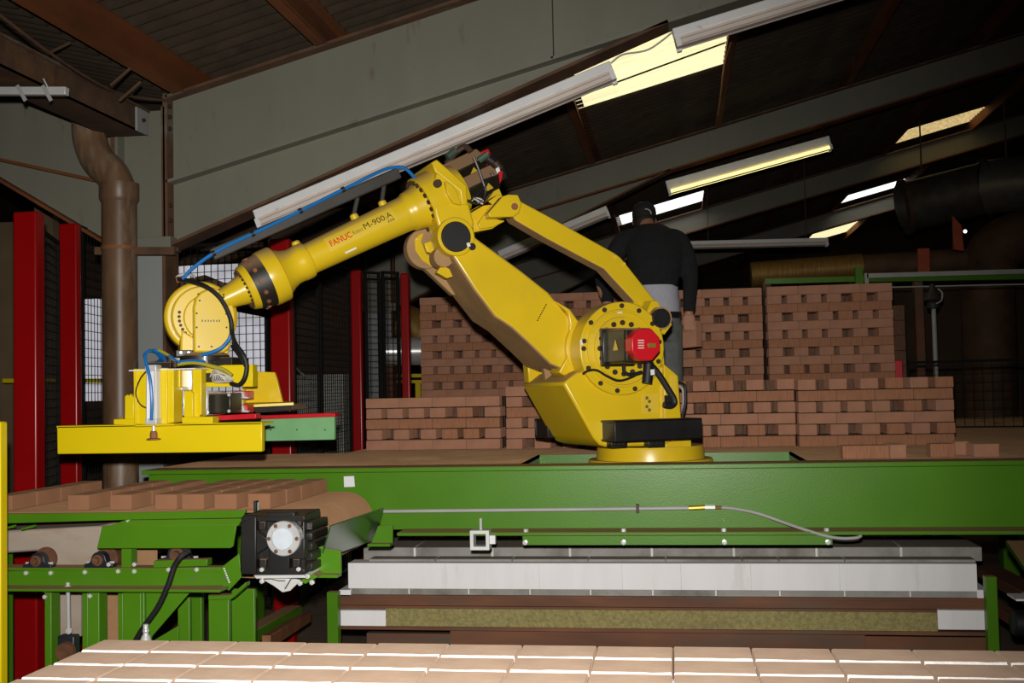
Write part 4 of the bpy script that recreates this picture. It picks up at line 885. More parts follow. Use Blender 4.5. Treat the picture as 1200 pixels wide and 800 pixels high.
LK = [(600, 240), (606, 233), (613, 237), (640, 251.5), (720, 296), (727, 301), (733, 308), (772, 357), (776, 372), (768, 380), (757, 371), (742, 352), (717, 325), (708, 315), (640, 279), (604, 258), (598, 250)]
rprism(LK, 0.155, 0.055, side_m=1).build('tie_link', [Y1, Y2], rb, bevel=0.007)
for u, v in ((721, 301), (731, 309.5)): MB().lathe([(0, .011), (.004, .010)], R(u, v, .155), RL, 12).build('plug', Y4, rb)
rprism([(764, 352), (770, 352), (788, 380), (779, 392), (764, 384), (757, 368)], n_-0.01, n_-0.1).build('link_foot', Y1, rb, bevel=0.004)
rcyl(775.5, 372.5, 13.5, n_-0.06, n_+0.02, 28).build('link_hub', Y2, rb); hcp_ = rcyl(776, 372.5, 11.3, n_+0.02, n_+0.05, 28).build('hub_cap', RUB, rb, label='black bolted hub cap')
hc = R(776, 372.5, n_+0.05); rbolts(hc, RL, 8.5*pxm(hc), 10, hcp_, BLK, 0.006, 0.004)
# J2 motor + red cover
mA = R(721, 407, n_+0.03); s = 20*ps; s_m = s
mB = mA+RL*0.25
MB().obox((mA+mB)/2, RL*0.125, RH*s*0.86, V((0, 0, s*.98))).build('shoulder_motor', MOT, rb, bevel=0.012)
MB().obox(mA+RL*0.02, RL*0.02, RH*s*1.05, V((0, 0, s*1.12))).build('motor_flange', MOT, rb, bevel=0.008)
oc = mB+RL*0.07; ro = 20.5*pxm(oc)
mb = MB(); a = V((0, 0, 1)); pts = [oc+(-RH*math.cos(math.radians(22.5+45*i))+a*math.sin(math.radians(22.5+45*i)))*ro for i in range(8)]
mb.prism(pts, -RL*0.07); mcv_ = mb.build('motor_cover', RED2, rb, bevel=0.006, label='red octagonal motor cover')
qf = lambda x, y, z: oc+RL*0.002-RH*x+V((0, 0, y))
MB().obox(qf(0.03, -0.004, 0), -RH*0.020, RL*0.001, V((0, 0, .010))).build('cover_label', BRS, mcv_)
for i in range(4): MB().obox(qf(-.028, 0.02-.012*i, 0), -RH*0.016, RL*0.001, V((0, 0, .0025))).build('cover_print', LBG, mcv_)
wt = mA+RL*0.15+RH*(s_m*0.86+.001); MB().prism([wt-RL*.025-V((0, 0, .02)), wt+RL*.025-V((0, 0, .02)), wt+V((0, 0, .03))], RH*0.002).build('warning_triangle', Y4, rb)
# motor cables
def rtube(pts, lat, r, m, nm='motor_cable', n=8): return MB().tube(smooth_path([R(u, v, lat) for u, v in pts]), r, n).build(nm, m, rb)
rtube([(758, 428), (765, 430), (775, 443), (783, 456), (789, 466), (790, 472), (786, 475), (778, 474)], n_+0.08, 0.017, RUB)
rtube([(760, 424), (759, 440), (758, 449)], n_+0.14, 0.026, RUB, 'motor_connector', 12)
rprism([(762, 433), (766.5, 432.5), (767, 439), (762.5, 439.5)], n_+0.18, n_+0.183).build('cable_tag', WHT, rb)
rtube([(683, 438), (690, 434), (700, 434), (712, 441), (725, 446), (740, 442), (750, 436)], n_+0.05, 0.006, RUB)
rtube([(731, 427), (732, 436), (740, 439), (752, 436)], n_+0.07, 0.010, RUB)
rtube([(795, 448), (802, 451), (803, 460), (803, 472), (801, 482), (799, 489)], n_-0.1, 0.008, RUB); rtube([(795, 452), (800, 456), (801, 470), (800, 486)], n_-0.12, 0.007, GRH)
rprism([(778.5, 463), (788, 463), (788, 475), (778.5, 475)], n_+0.026, n_+0.030).build('cable_port', RUB, rb)
# plates and labels
wlb_ = rprism([(752.5, 461.5), (770.5, 461), (771, 484), (753, 484.5)], n_+0.001, n_+0.004).build('warning_label', Y4, rb)
for (u, v) in ((757, 466), (760, 470), (757, 476), (760, 480)): rprism([(u, v-2), (u+3, v-1), (u+2, v+2.4), (u-1, v+1.5)], n_+0.004, n_+0.0055).build('label_print', TXG, wlb_)
rprism([(786, 440), (791, 440), (792, 462), (787, 462)], n_+0.026, n_+0.03).build('side_plate', Y4, rb)
rprism([(723.5, 363.5), (729, 363.5), (729, 367), (723.5, 367)], n_+0.032, n_+0.034).build('small_label', WHT, rb); rprism([(679.5, 398), (682.5, 398), (683, 404), (680, 404)], n_+0.032, n_+0.034).build('small_label', WHT, rb)
for i in range(9): rprism([(629+i*1.25, 375-i*2.3), (630.3+i*1.25, 374.3-i*2.3), (630.6+i*1.25, 375.7-i*2.3), (629.4+i*1.25, 376.3-i*2.3)], AN+0.001, AN+0.003).build('stencil_mark', TXK, rb)
# fork pockets
for lat, u0, v0, u1, v1 in ((n_+0.15, 720, 493, 823, 489.5), ):
    a = R(u0, v0, lat); b = R(u1, v1, lat); h = 25.5*pxm(a); fw_ = 0.18
    for k, lt in ((0, 0.0), (1, -(2*lat)+fw_)):
        a2 = a+RL*lt+RH*.07*k; b2 = b+RL*lt+RH*.07*k; d = V((b2.x-a2.x, b2.y-a2.y, 0)).normalized(); L_ = (b2-a2).length; zt2 = a.z
        f = MB()
        for c_, sy, sz in ((-RL*0.006, .006, h/2), (-RL*(fw_-.006), .006, h/2)):
            f.obox(V((a2.x, a2.y, zt2-h/2))+d*L_/2+c_, d*L_/2, RL*sy, V((0, 0, sz)))
        for zc_ in (zt2-0.006, zt2-h+0.006): f.obox(V((a2.x, a2.y, zc_))+d*L_/2-RL*fw_/2, d*L_/2, RL*fw_/2, V((0, 0, 0.006)))
        f.obox(V((a2.x, a2.y, zt2-h/2))+d*0.02-RL*fw_/2, d*0.012, RL*fw_/2*.97, V((0, 0, h/2*.97)))
        f.build('fork_pocket', BLK, rb, bevel=0.004, label='black steel forklift pocket')
for u in (726, 770):
    rprism([(u-10, 516), (u+10, 515.5), (u+9.5, 524), (u-9.5, 524.5)], n_+0.05, n_-0.01).build('pocket_bracket', BLK, rb, bevel=0.004)
    for k in (-5, 0, 5): b1 = MB(); hexbolt(b1, R(u+k, 520, n_+0.05), RL, 0.010, 0.008); b1.build('bolt', BLK, rb)
rprism([(780, 512), (810, 510), (811, 527), (780, 528)], n_-0.01, -0.05).build('base_lug', Y1, rb, bevel=0.006)
# wrist
wl = 0.05
wc = R(236, 371, 0.0)
rcyl(236, 371, 42, -0.12, -0.02, 48).build('wrist_drum', Y1, rb, bevel=0.016, seg=3)
rcyl(239, 371, 36.5, -0.04, 0.035, 48).build('wrist_drum_step', Y1, rb, bevel=0.008)
rcyl(243, 372, 27, 0.03, 0.055, 48).build('wrist_hub', Y1, rb, bevel=0.006)
hcw = R(240.5, 371, 0.036); rbolts(hcw, RL, 29.5*pxm(hcw), 8, rb, BOLT, 0.0075, 0.003, a0=-60, a1=10, up=(0, 0, 1))
WP = [(227, 413), (226.5, 360), (229, 349), (235, 342), (244, 338), (252, 339), (261, 347), (268, 360), (271, 376), (271, 402), (268, 409), (262, 413)]
rprism([(212, 385), (236, 400), (262, 345), (268, 360), (270, 404), (268, 416), (211, 417)], 0.04, -0.09).build('wrist_housing', Y1, rb, bevel=0.01)
wcv_ = rprism(WP, 0.10, 0.04).build('wrist_cover', Y1, rb, bevel=0.010, seg=3)
for u, v in ((232.5, 344.5), (234, 352), (230.5, 367), (230.5, 383.5), (265, 367.5), (265.5, 383.5), (262, 345), (262, 348), (233, 406), (248, 406), (263, 406)):
    q = MB().lathe([(0, .0045), (.0015, .0042)], R(u, v, 0.10), RL, 10); q.build('screw', BOLT, wcv_)
for i, u in enumerate((237, 240.5, 244, 247, 250.5, 254, 257)): rprism([(u-.7, 374.5+(i % 2)*.5), (u+.7, 374.5), (u+.8, 377), (u-.6, 377)], 0.1005, 0.102).build('stencil_mark', TXK, rb)
rcyl(224, 405, 8, -0.06, 0.03, 20).build('wrist_boss', Y1, rb)
wz = R(238, 414, 0.0)
MB().lathe([(0, .105), (-.012, .118), (-.035, .118), (-.036, .095), (-.07, .095)], (wz.x, wz.y, wz.z), (0, 0, 1), 36).build('tool_flange', BLD, rb)
rprism([(206, 410), (226, 410), (226, 417), (206, 418)], 0.07, 0.0).build('flange_bracket', BLK, rb, bevel=0.003)
for u in (212, 221): q = MB().lathe([(0, .007), (.003, .006)], R(u, 413, 0.071), RL, 10); q.build('screw', ZNC, rb)
# wrist cables
MB().tube(smooth_path([R(207, 327, .0), R(222, 329, .06), R(238, 334, .13), R(252, 343, .16), R(262, 355, .17), R(270, 373, .18), R(272, 390, .19), P(276, 403, 4.62), P(284, 414, 4.60), P(289, 427, 4.60), P(287, 442, 4.60), P(280, 451, 4.62), P(271, 449, 4.66)]), 0.0105, 10).build('wrist_cable', RUB, rb)
MB().tube(smooth_path([P(272, 405, 4.66), P(281, 417, 4.63), P(288, 428, 4.62)]), 0.009, 8).build('wrist_cable', RUB, rb)
MB().tube(smooth_path([R(236, 416, .14), R(250, 412, .16), R(260, 407, .17), R(268, 398, .17), R(271, 390, .17)]), 0.0085, 10).build('air_hose', BLU, rb)
MB().lathe([(0, .016), (.04, .012)], R(206, 328, .0), R(216, 326, 0)-R(206, 328, 0), 12).build('cable_gland', RST, rb)
MB().tube(smooth_path([R(206, 326, 0), R(212, 322, 0), R(222, 322, 0), R(228, 324, .02)]), 0.007, 8).build('cable_clip', STL, rb)

# ================================================================== GRIPPER
YGF = 4.52; YGB = 5.43
gr = thing('brick_gripper', (wz.x, wz.y-0.02, P(200, 532, YGF).z), 'yellow clamping gripper hanging from the robot wrist above the bricks', 'gripper')
def gp(poly, Y, dy, name, m=Y3, bev=0.003, **k): return pxprism(MB(), poly, Y, dy).build(name, m, gr, bevel=bev, **k)
gp([(66.5, 499), (307, 494.5), (307, 529), (67, 532)], YGF, 0.035, 'front_jaw', bev=0.004)
a = P(66.5, 499, YGF); b = P(307, 494.5, YGF); MB().prism([a, b, b-V((0, 0, .008)), a-V((0, 0, .008))], (0, .14, 0)).build('jaw_flange', Y3, gr)
gp([(300, 490), (392, 486.5), (392, 515), (300, 517)], YGB, 0.03, 'rear_jaw', GL, label='pale green rear jaw lining')
gp([(215, 495), (300, 490), (300, 517), (215, 519)], YGB+0.002, 0.03, 'rear_jaw', GL)
gp([(232, 489.5), (392, 483.5), (393, 488), (232, 494)], YGB-0.03, 0.08, 'rear_rail', RED2, label='red rail on the rear jaw')
for u in (317, 348, 381): MB().lathe([(0, .004), (.002, .004)], P(u, 503.5, YGB), (0, -1, 0), 8).build('screw', BOLT, gr)
gp([(309, 499), (316, 497.5), (316, 502), (309, 503)], YGB-0.01, 0.01, 'latch', BOLT)
# front uprights
gp([(157, 432), (172, 432), (172, 497), (160, 497)], YGF+0.01, 0.03, 'upright_plate', Y3)
gp([(156, 432), (160, 432), (160, 497), (157, 497)], YGF+0.0, 0.06, 'upright_flange', Y3)
gp([(172, 431), (173, 431), (173, 497), (172, 497)], YGF-0.01, 0.05, 'upright_flange', Y3)
gp([(186.5, 431), (196, 431), (196, 497), (187, 497)], YGF-0.01, 0.03, 'upright_plate', Y3); gp([(195, 431.5), (203.5, 432), (203.5, 495), (195, 496)], YGF+0.0, 0.09, 'upright_flange', Y3)
MB().prism([P(151, 433.5, YGF-.02), P(229, 431, YGF-.02), P(229, 432.3, YGF-.02), P(151, 434.8, YGF-.02)], (0, .14, 0)).build('top_plate', WHT, gr)
gp([(158, 497.5), (203, 496), (205, 498.5), (158, 500)], YGF-0.05, 0.07, 'foot_plate', Y3)
# pneumatic cylinder
c0 = P(180, 497, YGF-0.035); c1 = P(180, 428, YGF-0.035); s = pxm(c0)
MB().obox((c0+c1)/2, V((6.5*s, 0, 0)), V((0, 6*s, 0)), V((0, 0, (c1.z-c0.z)/2))).build('cylinder', WHT, gr, bevel=0.006)
for dx in (-5, 5): MB().cyl(c0+V((dx*s, -6*s, .01)), c1+V((dx*s, -6*s, -.01)), 1.3*s, n=10).build('tie_rod', STL, gr)
for z_ in (c0.z+.012, c1.z-.012): MB().obox((c0.x, c0.y, z_), V((7.2*s, 0, 0)), V((0, 7*s, 0)), V((0, 0, .014))).build('cylinder_cap', ALU, gr, bevel=0.003)
MB().cyl(c0, c0-V((0, 0, .045)), 0.008, n=12).build('piston_rod', STL, gr); MB().lathe([(0, .012), (.012, .016), (.022, .016), (.03, .016), (.034, .030), (.038, .030)], c0-V((0, 0, .028)), (0, 0, -1), 16).build('foot', RST, gr)
MB().lathe([(-.01, .015), (0, .015)], c0-V((0, 0, .005)), (0, 0, -1), 6).build('nut', STL, gr)
# pointed brackets
for (u0, u1, v0) in ((146, 157, 462), (215.5, 226, 457)):
    gp([(u0, v0+2), (u0+3, v0), (u0+5, v0+2), ((u0+u1)/2+1, v0-1), (u1-2, v0+2), (u1, v0+3), (u1, 492), (u0, 492)], YGF+0.02, 0.03, 'pointed_bracket', Y3)
for (u0, u1, v0, v1) in ((133, 160, 491, 497.5), (213, 249, 488.5, 496)):
    gp([(u0, v0), (u1, v0-.6), (u1, v1), (u0, v1)], YGF+0.01, 0.07, 'bracket_foot', Y3)
for u, v in ((142, 489.5), (236, 487)): b1 = MB(); b1.cyl(P(u, v+1.5, YGF+.03), P(u, v-1.5, YGF+.03), 0.008, n=6); b1.build('bolt', BRS, gr)
# frame toward the wrist
gp([(203, 432.5), (211, 432.5), (211, 454), (203, 454)], YGF+0.05, 0.1, 'frame_plate', Y3); gp([(211, 434), (225, 433), (225, 457), (211, 457)], YGF+0.12, 0.05, 'polished_block', STL)
gp([(225, 432), (236, 431.5), (236, 488), (226, 489)], YGF+0.04, 0.05, 'frame_column', Y3)
gp([(236, 431), (262, 427.5), (296, 427), (296, 453), (236, 453.5)], YGF+0.16, 0.06, 'cross_beam', Y3)
gp([(237, 437), (262, 436), (262, 447.5), (237, 448)], YGF+0.155, 0.01, 'cable_opening', BLD)
gp([(214, 420), (272, 418), (272, 428), (214, 430)], YGF+0.22, 0.2, 'mount_plate', BLD)
MB().lathe([(0, .014), (.04, .014)], P(240, 427, YGF+.18), (0, 0, 1), 16).build('dowel', STL, gr); gp([(204, 419), (222, 419), (222, 422.5), (204, 422.5)], YGF+.18, .03, 'valve_block', ALU)
# drive motor box
gp([(241, 461), (270.5, 460), (270.5, 484), (241, 485.5)], YGF+0.14, 0.13, 'drive_motor', MOT, 0.006)
gp([(236, 458), (239, 458), (239, 487), (236, 487)], YGF+0.12, 0.22, 'motor_flange', STL, 0.003); gp([(240, 458), (243, 458), (243, 486.5), (240, 486.5)], YGF+0.13, 0.2, 'motor_flange', STL, 0.003)
gp([(212.5, 457), (216, 457), (216, 487), (212.5, 487)], YGF+0.13, 0.1, 'motor_flange', STL, 0.003)
for u, v in ((268.5, 462.5), (268.5, 481.5), (243.5, 483)): MB().lathe([(0, .008), (.004, .007)], P(u, v, YGF+.14), (0, -1, 0), 8).build('screw', ZNC, gr)
gp([(203, 489), (300, 484.5), (300, 490.5), (203, 495)], YGF+0.3, 0.06, 'slide_rail', RED2)
for v in (458, 474): gp([(271, v+2), (276, v), (290, v), (290, v+9.5), (271, v+10)], YGF+0.3, 0.08, 'red_clamp', RED2); gp([(274, v+1), (285, v+.5), (286, v+6), (291, v+7), (291, v+9), (274, v+8.6)], YGF+0.28, 0.025, 'clamp_plate', ALU); MB().lathe([(0, .010), (.006, .010)], P(278, v+5, YGF+.28), (0, -1, 0), 10).build('screw', BOLT, gr)
# bent yellow cover
gp([(289, 434.5), (321.5, 436), (324, 443), (331, 471), (288, 472), (287.5, 450)], YGF+0.48, 0.02, 'bent_cover', Y1); MB().prism([P(289, 434.5, YGF+.48), P(287.5, 450, YGF+.48), P(288, 472, YGF+.48), P(284, 474, YGF+.40), P(284, 445, YGF+.40)], (0.004, 0.004, 0)).build('bent_cover_side', Y3, gr)
MB().prism([P(284, 474.5, YGF+.4), P(344, 471.5, YGF+.46), P(344, 470, YGF+.56), P(290, 471, YGF+.56)], (0, 0, -.012)).build('cover_flange', Y3, gr)
gp([(292, 476), (340, 473), (345, 480), (300, 484)], YGF+0.55, 0.2, 'slide_block', BLD)
for u, v in ((303, 442), (319, 443)): MB().lathe([(0, .008), (.004, .007)], P(u, v, YGF+.48), (0, -1, 0), 8).build('screw', Y4, gr)
# hoses
def gt_(pts, Y, r, m, nm='hose'): return MB().tube(smooth_path([P(u, v, Y+dy) for u, v, dy in pts]), r, 8).build(nm, m, gr)
gt_([(177.5, 492, -.07), (178, 470, -.08), (176, 445, -.08), (171, 424, -.07), (170, 415, -.05), (176, 411, -.02), (184, 414, .05), (192, 424, .1)], YGF, 0.0075, BLU)
for k in range(4): gt_([(174+k*2, 411-k*.4, .0), (182+k*2.4, 413, .03), (188+k*2, 420+k, .08), (184+k*5, 424, .12)], YGF, 0.006, BLU)
gt_([(186, 410, .0), (197, 416, .05), (207, 424, .1), (215, 427, .14)], YGF, 0.007, OLV); gt_([(190, 412, .02), (200, 418, .06), (212, 426, .1)], YGF, 0.006, BLU)
gt_([(200, 430, .1), (212, 426, .1), (230, 425, .1), (248, 429, .1), (262, 433, .1), (272, 440, .1)], YGF, 0.009, OLV); gt_([(212, 424, .1), (225, 423, .1), (240, 424, .1)], YGF, 0.008, BLU)
gt_([(203.5, 464, .06), (207, 470, .08), (213, 476, .1)], YGF, 0.012, BLU); gt_([(172, 434, -.05), (164, 444, -.06), (159, 460, -.06), (164, 473, -.05), (172, 478, -.04)], YGF, 0.0025, RUB, 'wire')
for k in range(6): gt_([(246+k*1.5, 442-k, .1), (250+k, 433+k*.8, .08), (260+k*2, 436+k, .06), (266+k*1.2, 443+k*.6, .06), (258+k, 448, .08), (249+k*2, 446-k*.6, .08), (252+k, 438, .08), (264, 441+k, .08), (274, 444, .1)], YGF, 0.0016, WIRW, 'wire')
for (u, v) in ((193, 427), (199, 424), (205, 427)): MB().cyl(P(u, v+3, YGF+.08), P(u, v-4, YGF+.08), 0.011, n=10).build('hose_fitting', BOLT, gr)
gp([(172, 425), (200, 424), (200, 431), (172, 432)], YGF+.06, .12, 'valve_block', BLD)

# ================================================================== WORKER
YP = 7.62
wk = thing('person', (P(768, 500, YP).x, YP, ZD), 'person in black jumper and cap, back turned, lifting a brick behind the robot', 'person')
pp = lambda u, v, dy=0.0: P(u, v, YP+dy)
def loft(mb, secs, n=20):                                    # secs: (centre, half width, half depth)
    mb.rings([[c+V((w*math.cos(2*math.pi*i/n), d*math.sin(2*math.pi*i/n), 0)) for i in range(n)] for c, w, d in secs])
def limb(mb, pts, rs, n=14): mb.tube(smooth_path(pts, 4), sum([[rs[i]+(rs[i+1]-rs[i])*j/4 for j in range(4)] for i in range(len(rs)-1)], [])+[rs[-1]], n)
def fused(mb, name, m, vox, sm=6):
    o = mb.build(name, m, wk, ang=180); md = o.modifiers.new('fuse', 'REMESH'); md.mode = 'VOXEL'; md.voxel_size = vox; md.use_smooth_shade = True
    s2 = o.modifiers.new('relax', 'SMOOTH'); s2.factor = 0.5; s2.iterations = sm; return o
RSH, REL, RWR = pp(796, 284, .12), pp(809, 327, .05), pp(807, 370, 0)
LSH, LEL, LWR = pp(731, 284, .14), pp(706, 326, .12), pp(712, 356, .12)
hd = pp(755, 257, .30); nk = pp(761, 270, .19)
ft = [(pp(757, 500, .0).x-0.03, 0), (pp(781, 500, 0).x+0.04, 1)]
body = MB()
loft(body, [(pp(768, 385), .16, .11), (pp(768, 345), .14, .10), (pp(768, 310, .05), .17, .11), (pp(768, 280, .12), .18, .10), (nk, .08, .07)])
limb(body, [pp(763, 272, .15), nk, hd], [.065, .06, .06]); body.ball(hd, .077, .098, .112)
body.ball(hd+V((-.02, .10, -.02)), .014, .022, .02)                                        # nose
body.ball(hd+V((-.02, .085, -.065)), .028, .012, .008); 
for s_ in (-1, 1):
    body.ball(hd+V((s_*.079, .0, -.015)), .010, .018, .03); body.ball(hd+V((-.02+s_*.032, .088, .012)), .013, .01, .008)
limb(body, [RSH, REL, RWR], [.06, .045, .030]); limb(body, [LSH, LEL, LWR], [.06, .045, .03])
def hand(w, d, side):
    d = V(d).normalized(); c = w+d*.05
    body.obox(c, d*.05, V((.042, 0, 0)), V((0, .018, 0)))
    for i in range(4):
        b0 = w+d*.095+V(((-.033+.022*i), 0, 0)); ln_ = (.065, .078, .082, .07)[i if side > 0 else 3-i]
        body.tube([b0, b0+d*ln_*.5+V((0, .02, 0)), b0+d*ln_*.72+V((0, .05, 0))], [.0095, .009, .008], 8)
    b0 = w+d*.035+V((side*-.04, .0, 0)); body.tube([b0, b0+d*.035+V((side*-.022, .02, 0)), b0+d*.06+V((side*-.02, .05, 0))], [.012, .0105, .009], 8)
hand(RWR, (.05, -.12, -1), 1); hand(LWR, (.25, .2, -1), -1)
for x, s_ in ft: limb(body, [V((pp(768, 375).x+(.075 if s_ else -.075), YP, pp(768, 378).z)), V((x, YP+.02, ZD+.5)), V((x, YP, ZD+.06))], [.085, .06, .04]); body.ball((x, YP+.07, ZD+.045), .045, .13, .043)
fused(body, 'body', SKN, 0.0085, 2)
jm = MB()
loft(jm, [(pp(767, 342), .150, .115), (pp(767, 330, .01), .165, .125), (pp(768, 305, .05), .195, .135), (pp(767, 285, .10), .205, .125), (pp(765, 272, .14), .165, .105), (pp(762, 263, .18), .085, .075)])
limb(jm, [pp(786, 280, .13), RSH, pp(806, 305, .08), REL, pp(808, 350, .02), pp(807.5, 366, 0)], [.078, .074, .062, .055, .047, .043]); limb(jm, [pp(745, 281, .14), LSH, pp(716, 305, .13), LEL, pp(710, 340, .12), pp(712, 354, .12)], [.08, .078, .066, .056, .049, .045])
fused(jm, 'jumper', JMP, 0.012, 8)
sh = MB(); loft(sh, [(pp(768, 352), .155, .118), (pp(768, 346), .160, .124), (pp(768, 337), .155, .12)], 28); sh.build('shirt_hem', SHR, wk, ang=60)
pxs = MB(); loft(pxs, [(pp(768.5, 368), .168, .13), (pp(768.5, 355), .164, .128), (pp(768, 343), .156, .122), (pp(767, 335), .15, .12)], 28); pxs.build('shirt', SHR, wk, ang=60)
bl = MB(); loft(bl, [(pp(769, 374), .172, .134), (pp(769, 366.5), .171, .133)], 28); bl.build('belt', RUB, wk, ang=60)
jn = MB(); loft(jn, [(pp(769, 400), .178, .135), (pp(769, 385), .175, .135), (pp(769, 371), .168, .13)])
for x, s_ in ft: limb(jn, [V((pp(768, 375).x+(.085 if s_ else -.085), YP, pp(768, 383).z)), V((x, YP+.02, ZD+.5)), V((x, YP, ZD+.07))], [.105, .085, .075])
fused(jn, 'jeans', JNS, 0.014, 5)
cp = MB(); cp.rings([[hd+V((.086*r*math.cos(a), .106*r*math.sin(a), z)) for a in [2*math.pi*i/24 for i in range(24)]] for r, z in ((1.0, .015), (1.01, .045), (.95, .078), (.78, .105), (.45, .122), (.05, .127))]); cp.build('cap', CAPM, wk, ang=60)
vz = MB(); vz.rings([[hd+V((.08*math.cos(a)*(1-.12*k), .085+(.09*k)*math.sin(a), .02-.015*k)) for a in [math.pi*i/12 for i in range(13)]] for k in (0.2, 1)], cap=False); o = vz.build('cap_visor', CAPM, wk, fix=False); md = o.modifiers.new('t', 'SOLIDIFY'); md.thickness = .004
MB().tube(smooth_path([hd+V((.034*math.cos(a)+.018, -.103+.012*abs(math.cos(a)), .022+.036*math.sin(a))) for a in [math.pi*i/8 for i in range(9)]]), .004, 6).build('cap_strap', GRH, wk)
hr = MB(); hr.rings([[hd+V((.083*r*math.cos(a), .103*r*math.sin(a)-.002, z)) for a in [math.pi*.95+math.pi*1.1*i/16 for i in range(17)]] for r, z in ((.86, -.07), (.97, -.03), (1.0, .02))], cap=False); o = hr.build('hair', HAIR, wk, fix=False); md = o.modifiers.new('t', 'SOLIDIFY'); md.thickness = .006
hb = MB(); bc = pp(809, 392, .03); hb.obox(bc, V((.058, -.02, .004)), V((.02, .04, .0)), V((.0, .0, .088)))
tag(hb.build('held_brick', BK1, None, bevel=0.003), 'brick held upright in the right hand of the worker', 'brick')

# ================================================================== FAR RIGHT BACKGROUND
du = thing('air_duct', P(1060, 262, 17), 'large grey round duct running under the roof at right', 'duct')
MB().tube([P(1058, 243, 17), P(1155, 220, 16.4)], 29*pxm(P(1100, 230, 17)), 28).build('duct_section', DUC, du); MB().tube([P(1157, 219, 16.4), P(1260, 208, 15.8)], 32*pxm(P(1200, 210, 16.2)), 28).build('duct_section', mat('duct_bright', (.34, .31, .26), .4, metal=.6, var=.2), du)
for u, v in ((1060, 242.5), (1156, 219.5)): MB().tube([P(u-2, v+.4, 16.8 if u < 1100 else 16.4), P(u+3, v-.6, 16.8 if u < 1100 else 16.4)], 33*pxm(P(u, v, 16.6)), 28).build('duct_flange', DUB, du)
for u in (1080, 1180): a = P(u, 205, 16.6); MB().bar(a, (a.x, a.y, ztop(a.x)), .02, .02).build('hanger', STB, du)
ed = thing('elbow_duct', P(1160, 330, 15.2), 'dark brown bent duct dropping below the grey duct at right edge', 'duct')
MB().tube(smooth_path([P(1260, 268, 14.6), P(1205, 275, 14.7), P(1168, 292, 14.8), P(1158, 330, 14.8), P(1160, 420, 14.8), P(1160, 540, 14.8)]), .33, 24).build('duct_body', DUB, ed)
ip = thing('lagged_pipe', P(900, 320, 13.5), 'golden brown lagged pipe behind the tall right brick pack', 'pipe')
MB().tube([P(880, 322, 14.2), P(1010, 312, 14.2)], 15*pxm(P(950, 315, 14.2)), 20).build('lagging', INS, ip); MB().tube([P(1010, 312, 14.2), P(1130, 305, 14.2)], 14*pxm(P(1060, 308, 14.2)), 20).build('lagging', DUB, ip)
for u in (905, 1000): a = P(u, 330, 14.2); MB().box((a.x-.05, 14.15, 0), (a.x+.05, 14.25, a.z)).build('stand', STB, ip)
gg = thing('green_gantry', P(1100, 326, 11.5), 'green gantry beam with white top rail behind the brick packs', 'gantry')
MB().bar(P(896, 330, 11.5), P(1004, 327, 11.5), .08, .055).build('beam', GR, gg); MB().bar(P(1006, 327, 11.4), P(1280, 322, 11.4), .08, .065).build('beam', GR, gg); MB().bar(P(1015, 323.5, 11.35), P(1280, 316, 11.35), .1, .045).build('white_rail', GRW, gg)
a = P(1006, 325, 11.4); MB().box((a.x-.035, 11.35, a.z-.08), (a.x+.035, 11.45, a.z+.1)).build('joint_plate', GR, gg); a = P(1016, 327, 11.3); MB().box((a.x-.02, 11.3, a.z-.08), (a.x+.015, 11.34, a.z+.06)).build('white_rail_end', GRW, gg)
MB().bar(P(1043, 336.5, 11.3), P(1280, 331, 11.3), .015, .012).build('wire_rail', GRW, gg)
for u in (898, 1075, 1278): a = P(u, 330, 11.55); MB().box((a.x-.04, 11.5, 0), (a.x+.04, 11.6, a.z)).build('leg', STB, gg)
wp = thing('white_pole', (P(1094, 400, 11.0).x, 11.0, 0), 'slim white pole with round head right of the brick packs', 'pole')
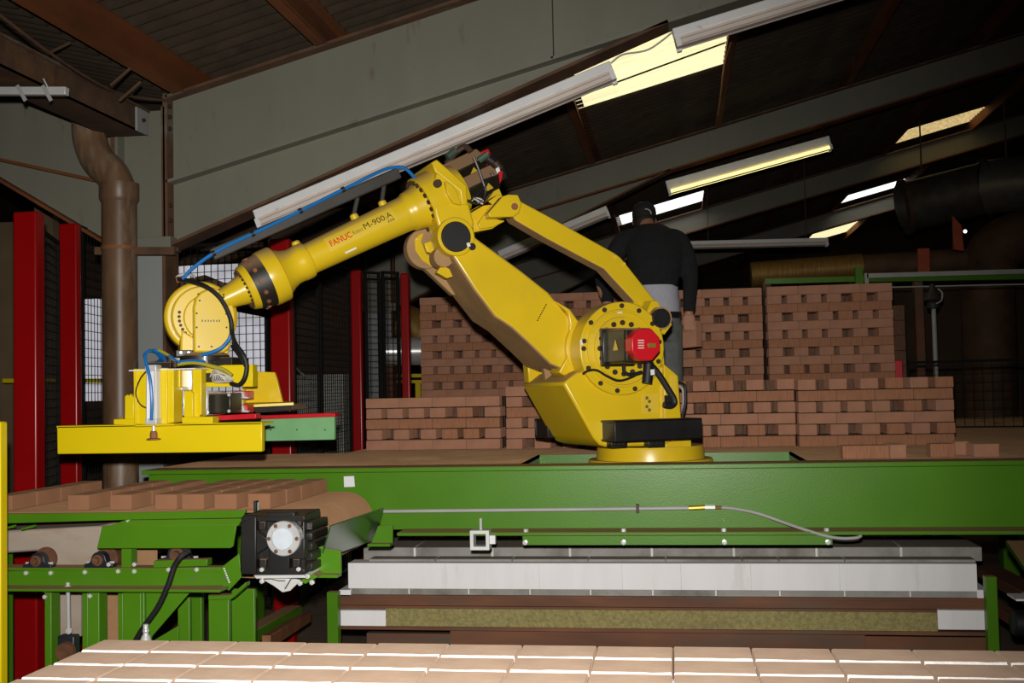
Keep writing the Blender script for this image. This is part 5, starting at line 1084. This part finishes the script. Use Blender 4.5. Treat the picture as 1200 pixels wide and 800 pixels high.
a = P(1094, 360, 11.0); MB().cyl((a.x, 11.0, ZD), a, .022, n=12).build('pole', GRW, wp); MB().lathe([(0, .02), (.01, .055), (.05, .06), (.07, .045), (.09, .09), (.13, .07), (.18, .03), (.24, .025)], P(1093.5, 362, 11.0), (0, 0, 1), 20).build('head', TRY, wp); MB().tube(smooth_path([P(1096, 356, 10.95), P(1103, 352, 10.95), P(1104, 343, 10.95), P(1099, 338, 10.95)]), .008, 6).build('hose', GRH, wp)
for (q, lb) in (([(1076, 291), (1089.5, 290.5), (1090, 325), (1076, 325)], 'orange rectangular panel standing above the green gantry'), ([(1117, 253), (1127, 264), (1130, 294), (1118, 292)], 'orange panel seen obliquely above the green gantry')):
    tag(pxprism(MB(), q, 13.0, .06).build('orange_panel', ORG, bevel=.004), lb, 'panel')
tag(MB().ball(P(1131, 271, 20), .03, .03, .03).build('far_lamp', LAMP), 'tiny glowing lamp in the dark right background', 'lamp')
mesh_panel(P(1062, 425, 9.2), P(1240, 425, 9.0), ZD, zz(1130, 423, 9.1), 'low dark mesh fence right of the tall brick pack', pitch=.07)
rp_ = thing('red_post', P(1052, 440, 8.7), 'short bright red post end beside the right brick packs', 'post'); a = P(1045.5, 442, 8.7); b = P(1057.5, 422, 8.7); MB().box((a.x, 8.7, ZD), (b.x, 8.78, b.z)).build('post', RED2, rp_, bevel=.005); MB().box((a.x-.03, 8.68, ZD), (b.x+.03, 8.8, ZD+.01)).build('foot_plate', RED2, rp_)
a = P(1046, 388, 9.6); b = P(1062, 425, 9.6); bk = thing('rear_brick_column', (a.x, 9.6, ZD), 'narrow dim brick column behind the short red post', 'brick stack')
for i in range(8):
    z_ = ZD+BH*(2*i); MB().box((a.x, 9.6, z_), (b.x, 9.8, z_+BH*2-.004)).build('brick', BK3, bk)  # reuses the darkened brick colour so the column looks dim
for (q, Y, m, lb, c) in (([(1112, 500), (1128, 498), (1128, 520), (1112, 520)], 9.6, RST, 'small rusty box on the deck right of the front brick packs', 'box'), ([(1167, 505), (1176, 500), (1180, 520), (1165, 520)], 9.8, BLH, 'dark hunched object on the deck at far right', 'machine part')):
    p_ = pxp(q, Y); tag(MB().prism([V((v.x, v.y, max(v.z, ZD))) if i not in (2, 3) else V((v.x, v.y, ZD)) for i, v in enumerate(p_)], (0, .2, 0)).build('crate', m, bevel=.01), lb, c)
